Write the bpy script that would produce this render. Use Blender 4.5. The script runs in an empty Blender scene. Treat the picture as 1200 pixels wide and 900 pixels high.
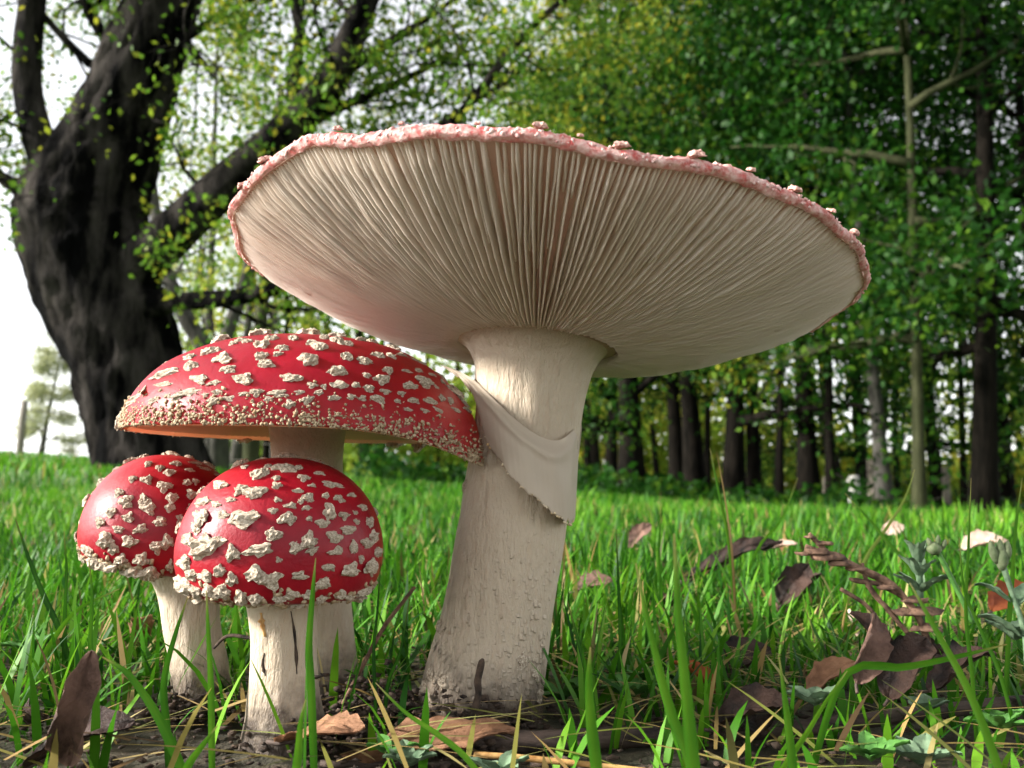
import bpy, bmesh, math, random
import numpy as np
from mathutils import Vector, Matrix, noise as mnoise
from mathutils.bvhtree import BVHTree

# ------------------------------------------------------------------ camera, sky, sun, exposure
SC = bpy.context.scene
COL = SC.collection
CAMZ = 0.07
FPX = 1039.0
PITCH = math.atan(120 / FPX)
cam_d = bpy.data.cameras.new('camera'); cam = bpy.data.objects.new('camera', cam_d); COL.objects.link(cam)
cam.location = (0, 0, CAMZ); cam.rotation_euler = (math.pi / 2 + PITCH, 0, 0)
cam_d.sensor_width = 36; cam_d.lens = 36 * FPX / 1200; cam_d.clip_start = 0.005; cam_d.clip_end = 2000
cam_d.dof.use_dof = True; cam_d.dof.focus_distance = 0.245; cam_d.dof.aperture_fstop = 25.0
SC.camera = cam

SUN_EL, SUN_AZ = math.radians(25), math.radians(-98)      # azimuth from +Y (view direction), negative = left
world = bpy.data.worlds.new('World'); SC.world = world; world.use_nodes = True
wn = world.node_tree.nodes; wl = world.node_tree.links
sky = wn.new('ShaderNodeTexSky'); sky.sky_type = 'NISHITA'; sky.sun_disc = False
sky.sun_elevation = SUN_EL; sky.sun_rotation = SUN_AZ; sky.dust_density = 1.0; sky.air_density = 1.0; sky.ozone_density = 1.0
hsv = wn.new('ShaderNodeHueSaturation'); hsv.inputs['Saturation'].default_value = 0.12
wl.new(sky.outputs[0], hsv.inputs['Color']); wl.new(hsv.outputs[0], wn['Background'].inputs[0])
wn['Background'].inputs[1].default_value = 0.09
sd = bpy.data.lights.new('sun', 'SUN'); sd.energy = 3.0; sd.angle = math.radians(9); sd.color = (1.0, 0.95, 0.88)
sun = bpy.data.objects.new('sun', sd); COL.objects.link(sun)
sdir = Vector((math.sin(SUN_AZ) * math.cos(SUN_EL), math.cos(SUN_AZ) * math.cos(SUN_EL), math.sin(SUN_EL)))
sun.rotation_euler = sdir.to_track_quat('Z', 'Y').to_euler()
vs = SC.view_settings; vs.view_transform = 'Standard'; vs.look = 'None'; vs.gamma = 1.0; vs.exposure = 2.25
SC.render.engine = 'CYCLES'
cy = SC.cycles
cy.use_denoising = True; cy.max_bounces = 8; cy.diffuse_bounces = 5; cy.glossy_bounces = 3; cy.transmission_bounces = 4
cy.use_adaptive_sampling = True; cy.adaptive_threshold = 0.02; cy.sample_clamp_indirect = 10.0

RNG = np.random.default_rng(7)
random.seed(7)

# ------------------------------------------------------------------ helpers
_c, _s = math.cos(PITCH), math.sin(PITCH)
def ray(px, py):
    """direction through a photo pixel (1200x900), y component 1"""
    u = (450 - py) / FPX; x = (px - 600) / FPX
    dy = _c - u * _s; dz = _s + u * _c
    return np.array([x / dy, 1.0, dz / dy])
def at(px, py, Y):
    r = ray(px, py); return np.array([r[0] * Y, Y, CAMZ + r[2] * Y])
def mpp(Y): return Y / FPX                                    # metres per photo pixel at distance Y

def terrain(x, y):
    x = np.asarray(x, float); y = np.asarray(y, float)
    d = np.sqrt(x * x + y * y)
    s = np.clip((d - 0.8) / 4.0, 0, 1); s = s * s * (3 - 2 * s)
    return -0.067 * np.clip(x, -60, 60) * s
def on_ground(px, Y, lift=0.0):
    x = ray(px, 570)[0] * Y
    return np.array([x, Y, float(terrain(x, Y)) + lift])
def ground_hit(px, py):
    r = ray(px, py); Y = CAMZ / -r[2]; return np.array([r[0] * Y, Y, 0.0])

def hash3(i, j, k, seed):
    h = (i.astype(np.int64) * 374761393 + j.astype(np.int64) * 668265263 + k.astype(np.int64) * 2147483647 + seed * 1274126177) & 0xffffffff
    h = ((h ^ (h >> 13)) * 1274126177) & 0xffffffff
    h = ((h ^ (h >> 16)) * 2246822519) & 0xffffffff
    return ((h ^ (h >> 15)) & 0xffff) / 65535.0
def vnoise(P, scale=1.0, seed=0):
    P = np.asarray(P, float) * scale
    I = np.floor(P).astype(np.int64); f = P - I; f = f * f * (3 - 2 * f)
    out = 0
    for a in (0, 1):
        for b in (0, 1):
            for c in (0, 1):
                w = (f[..., 0] if a else 1 - f[..., 0]) * (f[..., 1] if b else 1 - f[..., 1]) * (f[..., 2] if c else 1 - f[..., 2])
                out = out + w * hash3(I[..., 0] + a, I[..., 1] + b, I[..., 2] + c, seed)
    return out * 2 - 1
def fbm(P, scale=1.0, seed=0, oct=4, gain=.5):
    o = 0; a = 1; t = 0
    for i in range(oct):
        o = o + a * vnoise(P, scale * 2 ** i, seed + i * 17); t += a; a *= gain
    return o / t

def mesh_np(name, V, quads=None, tris=None, smooth=True, attrs=None):
    V = np.ascontiguousarray(V, np.float32)
    me = bpy.data.meshes.new(name); me.vertices.add(len(V)); me.vertices.foreach_set('co', V.ravel())
    q = np.asarray(quads, np.int32).reshape(-1, 4) if quads is not None else np.zeros((0, 4), np.int32)
    t = np.asarray(tris, np.int32).reshape(-1, 3) if tris is not None else np.zeros((0, 3), np.int32)
    loops = np.concatenate([q.ravel(), t.ravel()]).astype(np.int32)
    me.loops.add(len(loops)); me.loops.foreach_set('vertex_index', loops)
    n = len(q) + len(t); me.polygons.add(n)
    st = np.concatenate([np.arange(len(q)) * 4, len(q) * 4 + np.arange(len(t)) * 3]).astype(np.int32)
    me.polygons.foreach_set('loop_start', st)
    me.polygons.foreach_set('use_smooth', np.full(n, smooth))
    if attrs:
        for k, v in attrs.items():
            a = me.attributes.new(k, 'FLOAT', 'POINT'); a.data.foreach_set('value', np.ascontiguousarray(v, np.float32))
    me.update(calc_edges=True); me.validate()
    return me
def obj(name, me, mat=None, parent=None, loc=None):
    o = bpy.data.objects.new(name, me); COL.objects.link(o)
    if mat is not None and me is not None and len(me.materials) == 0: me.materials.append(mat)
    if parent is not None: o.parent = parent
    if loc is not None: o.location = loc
    return o
def thing(name, label, cat, loc=(0, 0, 0), group=None):
    o = bpy.data.objects.new(name, None); COL.objects.link(o); o.location = loc; o.empty_display_size = .02
    return tag(o, label, cat, group)
def tag(o, label=None, cat=None, group=None, kind=None):
    if label: o['label'] = label
    if cat: o['category'] = cat
    if group: o['group'] = group
    if kind: o['kind'] = kind
    return o

def tube(pts, rad, n=12, rough=0.0, rscale=1.0, seed=0, flat=1.0, cap=True, ridge=0.0):
    """lofted tube; returns V, quads, tris"""
    P = np.asarray(pts, float); R = np.asarray(rad, float); m = len(P)
    T = np.gradient(P, axis=0); T /= np.linalg.norm(T, axis=1)[:, None] + 1e-12
    up = np.array([0.13, -1.0, 0.21]); 
    if abs(T[0] @ up) / np.linalg.norm(up) > .9: up = np.array([1.0, 0.1, 0.2])
    A = np.cross(T, up); A /= np.linalg.norm(A, axis=1)[:, None] + 1e-12
    B = np.cross(T, A)
    a = np.linspace(0, 2 * np.pi, n, endpoint=False)
    D = A[:, None] * np.cos(a)[None, :, None] + B[:, None] * np.sin(a)[None, :, None] * flat
    V = P[:, None] + D * R[:, None, None]
    if rough:
        nz = fbm(V, rscale, seed, 4)
        if ridge:
            ang = np.broadcast_to(a[None], (m, n)); s = np.arange(m)[:, None] * np.ones((1, n))
            Q = np.stack([np.cos(ang) * 3.2, np.sin(ang) * 3.2, s * .22], -1)
            nz = nz + ridge * (1 - 2 * np.abs(fbm(Q, 1.3, seed + 5, 3)))
        V = V + D * (nz * rough)[..., None] * R[:, None, None]
    V = V.reshape(-1, 3)
    i = np.arange(m - 1)[:, None] * n; j = np.arange(n)[None]; j2 = (j + 1) % n
    q = np.stack([i + j, i + j2, i + n + j2, i + n + j], -1).reshape(-1, 4)
    tr = np.zeros((0, 3), int)
    if cap:
        V = np.vstack([V, P[:1], P[-1:]]); c0, c1 = m * n, m * n + 1
        jj = np.arange(n); kk = (jj + 1) % n
        tr = np.vstack([np.stack([np.full(n, c0), kk, jj], -1), np.stack([np.full(n, c1), (m - 1) * n + jj, (m - 1) * n + kk], -1)])
    return V, q, tr
def smooth_path(pts, n):
    """Catmull-Rom resample of rows (any width)"""
    P = np.asarray(pts, float); m = len(P)
    E = np.vstack([2 * P[0] - P[1], P, 2 * P[-1] - P[-2]])
    u = np.linspace(0, m - 1, n); k = np.minimum(u.astype(int), m - 2); t = (u - k)[:, None]
    a, b, c, d = E[k], E[k + 1], E[k + 2], E[k + 3]
    return .5 * (2 * b + (c - a) * t + (2 * a - 5 * b + 4 * c - d) * t ** 2 + (3 * b - a - 3 * c + d) * t ** 3)
def join(parts):
    Vs, Qs, Ts = [], [], []; o = 0
    for V, q, t in parts:
        Vs.append(V); Qs.append(np.asarray(q).reshape(-1, 4) + o); Ts.append(np.asarray(t).reshape(-1, 3) + o); o += len(V)
    return np.vstack(Vs), np.vstack(Qs), np.vstack(Ts)

# ------------------------------------------------------------------ materials
def newmat(name):
    m = bpy.data.materials.new(name); m.use_nodes = True; nt = m.node_tree
    return m, nt.nodes, nt.links, nt.nodes['Principled BSDF'], nt.nodes['Material Output']
def N(ns, t, **k):
    n = ns.new(t)
    for a, b in k.items(): setattr(n, a, b)
    return n
def noise_node(ns, ls, scale, detail=4, rough=.55, vec=None, dist=0.0):
    t = N(ns, 'ShaderNodeTexNoise'); t.inputs['Scale'].default_value = scale; t.inputs['Detail'].default_value = detail
    t.inputs['Roughness'].default_value = rough; t.inputs['Distortion'].default_value = dist
    if vec is not None: ls.new(vec, t.inputs['Vector'])
    return t
def ramp(ns, ls, src, stops):
    r = N(ns, 'ShaderNodeValToRGB'); e = r.color_ramp.elements
    while len(e) < len(stops): e.new(.5)
    for k, (p, c) in enumerate(stops):
        e[k].position = p; e[k].color = (*c, 1) if len(c) == 3 else c
    ls.new(src, r.inputs[0]); return r
def mixc(ns, ls, f, a, b, mode='MIX'):
    m = N(ns, 'ShaderNodeMix', data_type='RGBA', blend_type=mode)
    for sck, v in ((m.inputs[0], f), (m.inputs[6], a), (m.inputs[7], b)):
        if isinstance(v, (int, float)): sck.default_value = v
        elif isinstance(v, tuple): sck.default_value = (*v, 1)
        else: ls.new(v, sck)
    return m.outputs[2]
def bump(ns, ls, h, dist, strength=1.0, prev=None):
    b = N(ns, 'ShaderNodeBump'); b.inputs['Strength'].default_value = strength; b.inputs['Distance'].default_value = dist
    ls.new(h, b.inputs['Height'])
    if prev is not None: ls.new(prev, b.inputs['Normal'])
    return b.outputs[0]
def geo_pos(ns, ls, stretch=(1, 1, 1)):
    tc = N(ns, 'ShaderNodeTexCoord'); mp = N(ns, 'ShaderNodeMapping'); mp.inputs['Scale'].default_value = stretch
    ls.new(tc.outputs['Object'], mp.inputs[0]); return mp.outputs[0]
def thin(ns, ls, pr, out, col, frac):
    tl = N(ns, 'ShaderNodeBsdfTranslucent'); ls.new(col, tl.inputs[0])
    mx = N(ns, 'ShaderNodeMixShader'); mx.inputs[0].default_value = frac
    ls.new(pr.outputs[0], mx.inputs[1]); ls.new(tl.outputs[0], mx.inputs[2]); ls.new(mx.outputs[0], out.inputs[0])

def mat_cap(name, deep, bright, worn=0.0, rough=.36, trans=0, tcol=(1, .3, .1)):
    m, ns, ls, p, out = newmat(name); v = geo_pos(ns, ls)
    n1 = noise_node(ns, ls, 45, 4, .6, v)
    c = ramp(ns, ls, n1.outputs[0], [(.32, deep), (.66, bright)]).outputs[0]
    n2 = noise_node(ns, ls, 900, 4, .6, v)
    if not worn:
        nb = noise_node(ns, ls, 26, 3, .5, v); c = mixc(ns, ls, ramp(ns, ls, nb.outputs[0], [(.48, (0, 0, 0)), (.72, (.55, .55, .55))]).outputs[0], c, (.40, .014, .012))
        nr = noise_node(ns, ls, 240, 5, .7, v); c = mixc(ns, ls, ramp(ns, ls, nr.outputs[0], [(.55, (0, 0, 0)), (.75, (.5, .5, .5))]).outputs[0], c, (.12, .004, .008))
        rr2 = N(ns, 'ShaderNodeMapRange'); rr2.inputs['To Min'].default_value = .28; rr2.inputs['To Max'].default_value = .62; ls.new(nb.outputs[0], rr2.inputs[0]); ls.new(rr2.outputs[0], p.inputs['Roughness'])
    if worn:
        n3 = noise_node(ns, ls, 520, 5, .7, v)
        f = ramp(ns, ls, n3.outputs[0], [(.5 - worn * .25, (0, 0, 0)), (.62, (1, 1, 1))]).outputs[0]
        c = mixc(ns, ls, f, c, (.70, .52, .48))
        ls.new(bump(ns, ls, n3.outputs[0], .0012, .9), p.inputs['Normal'])
    else:
        ls.new(bump(ns, ls, nr.outputs[0], .0007, .5, bump(ns, ls, n2.outputs[0], .00015, .6)), p.inputs['Normal'])
    ls.new(c, p.inputs['Base Color']); p.inputs['Roughness'].default_value = rough if not worn else .75
    p.inputs['Specular IOR Level'].default_value = .20
    p.inputs['Coat Weight'].default_value = .10 if not worn else 0; p.inputs['Coat Roughness'].default_value = .3
    if trans:
        rgb = N(ns, 'ShaderNodeRGB'); rgb.outputs[0].default_value = (*tcol, 1); thin(ns, ls, p, out, rgb.outputs[0], trans)
    p.inputs['Subsurface Weight'].default_value = .12; p.inputs['Subsurface Radius'].default_value = (1, .25, .15); p.inputs['Subsurface Scale'].default_value = .002
    return m
M = {}
M['cap_red'] = mat_cap('cap_red', (.19, .0010, .013), (.28, .0024, .019), trans=.26, tcol=(1.0, .30, .14))
M['cap_button'] = mat_cap('cap_button', (.17, .0010, .009), (.28, .004, .012))
M['cap_worn'] = mat_cap('cap_worn', (.36, .02, .03), (.52, .08, .08), worn=.50, trans=.22, tcol=(.95, .76, .64))

def mat_flesh(name, col, trans, tcol, bumps=0.0):
    m, ns, ls, p, out = newmat(name); v = geo_pos(ns, ls)
    n1 = noise_node(ns, ls, 60, 4, .6, v)
    c = mixc(ns, ls, n1.outputs[0], tuple(k * .86 for k in col), tuple(min(.95, k * 1.07) for k in col))
    ls.new(c, p.inputs['Base Color']); p.inputs['Roughness'].default_value = .6; p.inputs['Specular IOR Level'].default_value = .3
    n2 = noise_node(ns, ls, 700, 3, .6, v); ls.new(bump(ns, ls, n2.outputs[0], .0002, .6), p.inputs['Normal'])
    if trans:
        rgb = N(ns, 'ShaderNodeRGB'); rgb.outputs[0].default_value = (*tcol, 1); thin(ns, ls, p, out, rgb.outputs[0], trans)
    return m
M['gill'] = mat_flesh('gill', (.92, .84, .75), .48, (1.0, .90, .80))
M['gill_small'] = mat_flesh('gill_small', (.88, .78, .62), .5, (1.0, .86, .66))
M['underflesh'] = mat_flesh('underflesh', (.34, .23, .165), .16, (.9, .70, .54))  # brown base paints the shade in the gaps between the gills
M['veil'] = mat_flesh('veil', (.49, .42, .335), .25, (.9, .8, .68))

def mat_stem(name, dirt_top, dirt_amt):
    m, ns, ls, p, out = newmat(name); v = geo_pos(ns, ls); vf = geo_pos(ns, ls, (1, 1, .28))
    n1 = noise_node(ns, ls, 55, 5, .6, v)
    c = mixc(ns, ls, n1.outputs[0], (.38, .305, .22), (.53, .445, .34))
    n2 = noise_node(ns, ls, 330, 5, .65, vf)
    c = mixc(ns, ls, ramp(ns, ls, n2.outputs[0], [(.52, (0, 0, 0)), (.74, (.6, .6, .6))]).outputs[0], c, (.42, .31, .22))
    sp = N(ns, 'ShaderNodeSeparateXYZ'); ls.new(v, sp.inputs[0])
    mr = N(ns, 'ShaderNodeMapRange'); mr.inputs['From Min'].default_value = dirt_top; mr.inputs['From Max'].default_value = -.004
    mr.inputs['To Min'].default_value = 0; mr.inputs['To Max'].default_value = 1; ls.new(sp.outputs[2], mr.inputs[0])
    n3 = noise_node(ns, ls, 160, 5, .7, v)
    ad = N(ns, 'ShaderNodeMath', operation='MULTIPLY'); ls.new(mr.outputs[0], ad.inputs[0])
    ad2 = N(ns, 'ShaderNodeMath', operation='ADD'); ls.new(n3.outputs[0], ad2.inputs[0]); ad2.inputs[1].default_value = .35
    ls.new(ad2.outputs[0], ad.inputs[1])
    f = ramp(ns, ls, ad.outputs[0], [(.34, (0, 0, 0)), (.66, (dirt_amt,) * 3)]).outputs[0]
    c = mixc(ns, ls, f, c, (.055, .038, .028))
    ls.new(c, p.inputs['Base Color']); p.inputs['Roughness'].default_value = .62; p.inputs['Specular IOR Level'].default_value = .3
    b1 = bump(ns, ls, n2.outputs[0], .0022, .9)
    nf = noise_node(ns, ls, 1500, 2, .5, v); ls.new(bump(ns, ls, nf.outputs[0], .00015, .5, b1), p.inputs['Normal'])
    p.inputs['Subsurface Weight'].default_value = .15; p.inputs['Subsurface Radius'].default_value = (1, .7, .45); p.inputs['Subsurface Scale'].default_value = .003
    return m
M['stem'] = mat_stem('stem', .034, .9)
M['stem_small'] = mat_stem('stem_small', .036, .95)

def mat_simple(name, c1, c2, scale, rough=.8, bd=0, bs=None, detail=5, stretch=(1, 1, 1), trans=0, spec=.3, lo=.35, hi=.65):
    m, ns, ls, p, out = newmat(name); v = geo_pos(ns, ls, stretch)
    n1 = noise_node(ns, ls, scale, detail, .62, v)
    c = ramp(ns, ls, n1.outputs[0], [(lo, c1), (hi, c2)]).outputs[0]
    ls.new(c, p.inputs['Base Color']); p.inputs['Roughness'].default_value = rough; p.inputs['Specular IOR Level'].default_value = spec
    if bd:
        n2 = noise_node(ns, ls, bs or scale * 2, 6, .68, v); ls.new(bump(ns, ls, n2.outputs[0], bd, .9), p.inputs['Normal'])
    if trans: thin(ns, ls, p, out, c, trans)
    return m
M['wart'] = mat_simple('wart', (.17, .11, .065), (.58, .50, .39), 3.2, .9, .0007, 6.0, lo=.30, hi=.58)
M['wart_crust'] = mat_simple('wart_crust', (.22, .14, .07), (.50, .40, .27), 700, .9, .0004, 1500)
M['wart_pink'] = mat_simple('wart_pink', (.36, .08, .07), (.74, .50, .42), 2.5, .9, .0004, 5, lo=.3, hi=.6)
M['rim_crust'] = mat_simple('rim_crust', (.50, .20, .19), (.80, .64, .58), 500, .9, .0003, 1200)
M['crust'] = mat_simple('crust', (.50, .34, .16), (.78, .68, .52), 300, .85, .0004, 1600)
M['bark_dark'] = mat_simple('bark_dark', (.0015, .0015, .0015), (.085, .074, .066), 7, .9, .25, 12, 8, (1, 1, .2), spec=.04, lo=.44, hi=.74)  # grey patches in the ramp stand for highlights on the black bark
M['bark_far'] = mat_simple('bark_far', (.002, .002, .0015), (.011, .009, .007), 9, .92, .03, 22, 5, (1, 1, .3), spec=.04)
M['bark_grey'] = mat_simple('bark_grey', (.025, .024, .021), (.085, .08, .07), 9, .92, .02, 22, 5, (1, 1, .4), spec=.04)
M['bark_olive'] = mat_simple('bark_olive', (.018, .021, .010), (.05, .053, .027), 6, .92, .02, 22, 5, (1, 1, .4), spec=.04)
M['soil'] = None
M['crumb'] = mat_simple('crumb', (.012, .009, .007), (.09, .06, .042), 260, .9, .0008, 900)
M['twig'] = mat_simple('twig', (.02, .014, .012), (.10, .07, .055), 240, .75, .0008, 500, stretch=(.3, 1, 1))
M['straw'] = mat_simple('straw', (.30, .13, .035), (.62, .38, .14), 160, .6, .0003, 500)
M['deadleaf'] = mat_simple('deadleaf', (.03, .016, .012), (.20, .115, .085), 120, .75, .0018, 300, trans=.12)
M['deadleaf_dark'] = mat_simple('deadleaf_dark', (.004, .003, .003), (.050, .026, .018), 110, .6, .0018, 300, spec=.25)
M['deadleaf_tan'] = mat_simple('deadleaf_tan', (.13, .06, .03), (.38, .20, .11), 110, .75, .0015, 300, trans=.2)
M['deadleaf_pale'] = mat_simple('deadleaf_pale', (.42, .27, .20), (.66, .50, .42), 80, .8, .0004, 300, trans=.2)
M['deadleaf_red'] = mat_simple('deadleaf_red', (.14, .03, .012), (.38, .10, .03), 90, .7, .0004, 300, trans=.25)
M['weed_green'] = mat_simple('weed_green', (.035, .12, .02), (.09, .24, .045), 200, .55, .0003, 700, trans=.25, spec=.4)
M['weed_grey'] = mat_simple('weed_grey', (.06, .12, .06), (.17, .25, .15), 260, .8, .0003, 900, trans=.15)
M['bud'] = mat_simple('bud', (.06, .10, .035), (.20, .23, .13), 260, .75, .0003, 900, trans=.1)
M['dry_stalk'] = mat_simple('dry_stalk', (.045, .024, .016), (.24, .14, .09), 300, .8, .0006, 700)
M['post_wood'] = mat_simple('post_wood', (.10, .085, .07), (.26, .23, .19), 12, .9, .004, 30, stretch=(1, 1, .2))
M['post_pale'] = mat_simple('post_pale', (.42, .42, .38), (.66, .66, .62), 12, .9, .004, 30, stretch=(1, 1, .2))
M['wire'] = mat_simple('wire', (.08, .07, .06), (.18, .16, .14), 40, .6, 0)

def mat_leafy(name, stops, dry=None, trans=.45, rough=.5, spec=.12):
    """foliage whose colour runs over the per-leaf 'tint' value (and 'dry' for straw-coloured blades)"""
    m, ns, ls, p, out = newmat(name)
    a = N(ns, 'ShaderNodeAttribute', attribute_name='tint')
    c = ramp(ns, ls, a.outputs['Fac'], stops).outputs[0]
    if dry:
        d = N(ns, 'ShaderNodeAttribute', attribute_name='dry')
        c = mixc(ns, ls, d.outputs['Fac'], c, ramp(ns, ls, a.outputs['Fac'], [(.1, (.10, .055, .03)), (.5, dry), (1, (.55, .42, .22))]).outputs[0])
    ls.new(c, p.inputs['Base Color']); p.inputs['Roughness'].default_value = rough; p.inputs['Specular IOR Level'].default_value = spec
    thin(ns, ls, p, out, c, trans); return m
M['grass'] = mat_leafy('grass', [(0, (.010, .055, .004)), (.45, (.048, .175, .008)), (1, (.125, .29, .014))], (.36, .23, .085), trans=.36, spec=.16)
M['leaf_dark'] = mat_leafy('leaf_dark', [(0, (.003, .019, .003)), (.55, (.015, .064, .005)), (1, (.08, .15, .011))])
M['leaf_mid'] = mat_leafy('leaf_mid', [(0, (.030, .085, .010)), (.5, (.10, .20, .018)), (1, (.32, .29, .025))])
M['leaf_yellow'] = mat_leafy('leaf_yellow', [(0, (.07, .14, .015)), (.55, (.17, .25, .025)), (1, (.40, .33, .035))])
M['leaf_pale'] = mat_leafy('leaf_pale', [(0, (.22, .25, .12)), (1, (.42, .43, .24))])  # veiling sky glare put into the leaf colour of the far trees

def mat_soil():
    m, ns, ls, p, out = newmat('soil'); v = geo_pos(ns, ls)
    a = noise_node(ns, ls, 90, 6, .65, v); b = noise_node(ns, ls, 12, 4, .6, v)
    c = ramp(ns, ls, a.outputs[0], [(.3, (.012, .008, .006)), (.55, (.055, .038, .026)), (.75, (.13, .09, .06))]).outputs[0]
    g = noise_node(ns, ls, 3.0, 5, .6, v)
    gc = ramp(ns, ls, g.outputs[0], [(.3, (.035, .095, .014)), (.7, (.095, .20, .028))]).outputs[0]
    ln = N(ns, 'ShaderNodeVectorMath', operation='LENGTH'); ls.new(v, ln.inputs[0])
    mr = N(ns, 'ShaderNodeMapRange'); mr.inputs['From Min'].default_value = .5; mr.inputs['From Max'].default_value = 4
    ls.new(ln.outputs['Value'], mr.inputs[0])
    mu = N(ns, 'ShaderNodeMath', operation='MULTIPLY_ADD'); ls.new(mr.outputs[0], mu.inputs[0]); mu.inputs[1].default_value = .9
    bb = N(ns, 'ShaderNodeMath', operation='MULTIPLY'); ls.new(b.outputs[0], bb.inputs[0]); bb.inputs[1].default_value = .15
    ls.new(bb.outputs[0], mu.inputs[2])
    ls.new(mixc(ns, ls, mu.outputs[0], c, gc), p.inputs['Base Color']); p.inputs['Roughness'].default_value = .92
    ls.new(bump(ns, ls, a.outputs[0], .006, .8), p.inputs['Normal']); return m
M['soil'] = mat_soil()

# ------------------------------------------------------------------ ground
ang = np.linspace(0, 2 * np.pi, 360, endpoint=False)
rr = np.concatenate([[.02], np.geomspace(.05, 420, 260)])
GX = rr[:, None] * np.sin(ang)[None]; GY = rr[:, None] * np.cos(ang)[None]
GZ = terrain(GX, GY)
P3 = np.stack([GX, GY, 0 * GX], -1)
near = np.clip(1.6 - rr, 0, 1)[:, None]
GZ = GZ + near * (fbm(P3, 25, 3, 4) * .006 - .002) + np.clip(rr - 3, 0, 20)[:, None] / 20 * fbm(P3, .25, 9, 3) * .12
n = len(ang); i = np.arange(len(rr) - 1)[:, None] * n; j = np.arange(n)[None]; j2 = (j + 1) % n
gq = np.stack([i + j, i + n + j, i + n + j2, i + j2], -1).reshape(-1, 4)
gt = np.stack([np.full(n, len(rr) * n), np.arange(n), (np.arange(n) + 1) % n], -1)
GV = np.vstack([np.stack([GX, GY, GZ], -1).reshape(-1, 3), [[0, 0, 0]]])
g = obj('ground', mesh_np('ground', GV, gq, gt), M['soil']); tag(g, 'dark soil and short turf of the meadow floor', kind='structure')

# ------------------------------------------------------------------ wart shapes
def ico(sub):
    bm = bmesh.new(); bmesh.ops.create_icosphere(bm, subdivisions=sub, radius=1)
    V = np.array([v.co[:] for v in bm.verts]); F = np.array([[v.index for v in f.verts] for f in bm.faces]); bm.free(); return V, F
IV3, IF3 = ico(3); IV1, IF1 = ico(1); IV2, IF2 = ico(2)
def lump(seed, V=IV3, hgt=.75, rough=.36):
    V = V.copy(); r = 1 + rough * fbm(V + seed * 7.3, 1.5, seed, 3) * 1.5 + .16 * (1 - 2 * np.abs(vnoise(V, 4.2, seed + 3)))
    a = np.arctan2(V[:, 1], V[:, 0]); k = 1 + .16 * np.sin(3 * a + seed) + .10 * np.sin(5 * a + 2 * seed)
    V = V * r[:, None]; V[:, :2] *= k[:, None]
    z = V[:, 2]; V[:, 2] = np.where(z > 0, z * hgt + .30 * hgt * vnoise(V, 4.0, seed + 8) + .18 * hgt * vnoise(V, 9.0, seed + 9), z * .25)
    return V
WART = [mesh_np('wart', lump(s), None, IF3, False) for s in range(14)]
for w in WART: w.materials.append(M['wart'])
WARTP = [mesh_np('wart', lump(s + 40), None, IF3, False) for s in range(4)]
for w in WARTP: w.materials.append(M['wart_pink'])

def frame(nrm):
    nrm = Vector(nrm).normalized(); t = Vector((0, 0, 1)).cross(nrm)
    if t.length < 1e-4: t = Vector((1, 0, 0))
    t.normalize(); return t, nrm.cross(t), nrm
def put_wart(parent, base, p, nrm, sx, sy, sz, rot, lib=WART):
    t, b, nn = frame(nrm)
    R = Matrix((t, b, nn)).transposed().to_4x4() @ Matrix.Rotation(rot, 4, 'Z') if False else Matrix((t * sx, b * sy, nn * sz)).transposed().to_4x4()
    me = lib[random.randrange(len(lib))]
    o = bpy.data.objects.new('wart', me); COL.objects.link(o); o.parent = parent
    spin = Matrix.Rotation(rot, 4, 'Z')
    o.matrix_local = Matrix.Translation(Vector(p) - Vector(base)) @ R @ spin
    return o
def revolve(prof, nth, origin, Mx, rfun=None, zfun=None):
    """prof rows (r,z) -> world verts; Mx 3x3"""
    prof = np.asarray(prof); m = len(prof); a = np.linspace(0, 2 * np.pi, nth, endpoint=False)
    r = prof[:, 0][:, None] * np.ones((1, nth)); z = prof[:, 1][:, None] * np.ones((1, nth))
    if rfun is not None: r = r * rfun(a)[None]
    if zfun is not None: z = z + zfun(r, a[None])
    L = np.stack([r * np.cos(a), r * np.sin(a), z], -1).reshape(-1, 3)
    V = L @ np.asarray(Mx).T + origin
    i = np.arange(m - 1)[:, None] * nth; j = np.arange(nth)[None]; k = (j + 1) % nth
    q = np.stack([i + j, i + k, i + nth + k, i + nth + j], -1).reshape(-1, 4)
    return V, q
def tilt(ax, ay):
    return np.array(Matrix.Rotation(ax, 3, 'X') @ Matrix.Rotation(ay, 3, 'Y'))
def stem_loft(rows, Y0, n=64, m=70, rough=.03, rscale=160, seed=0, depthf=.95, yfun=None):
    """rows: (py, left px, right px) -> world tube at distance Y0"""
    rows = smooth_path(rows, m); V = []
    a = np.linspace(0, 2 * np.pi, n, endpoint=False)
    for k, (py, l, r) in enumerate(rows):
        Y = Y0 + (yfun(py) if yfun else 0)
        c = at((l + r) / 2, py, Y); w = (r - l) / 2 * mpp(Y)
        V.append(np.stack([c[0] + w * np.cos(a), c[1] + w * depthf * np.sin(a), np.full(n, c[2])], -1))
    V = np.array(V); ctr = V.mean(1, keepdims=True); D = V - ctr; L = np.linalg.norm(D, axis=2, keepdims=True); D = D / L
    S = V.copy(); S[..., 2] *= .35
    low = np.clip((rows[:, 0] - rows[0, 0]) / (rows[-1, 0] - rows[0, 0]), 0, 1)[:, None]
    nz = fbm(S, rscale, seed, 4) * (.25 + low * .75) + .35 * low ** 3 * fbm(V, rscale * 2.2, seed + 4, 3)
    V = V + D * L * (nz * rough)[..., None]
    m_ = len(V); i = np.arange(m_ - 1)[:, None] * n; j = np.arange(n)[None]; k = (j + 1) % n
    q = np.stack([i + j, i + n + j, i + n + k, i + k], -1).reshape(-1, 4)
    return V.reshape(-1, 3), q, rows

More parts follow.
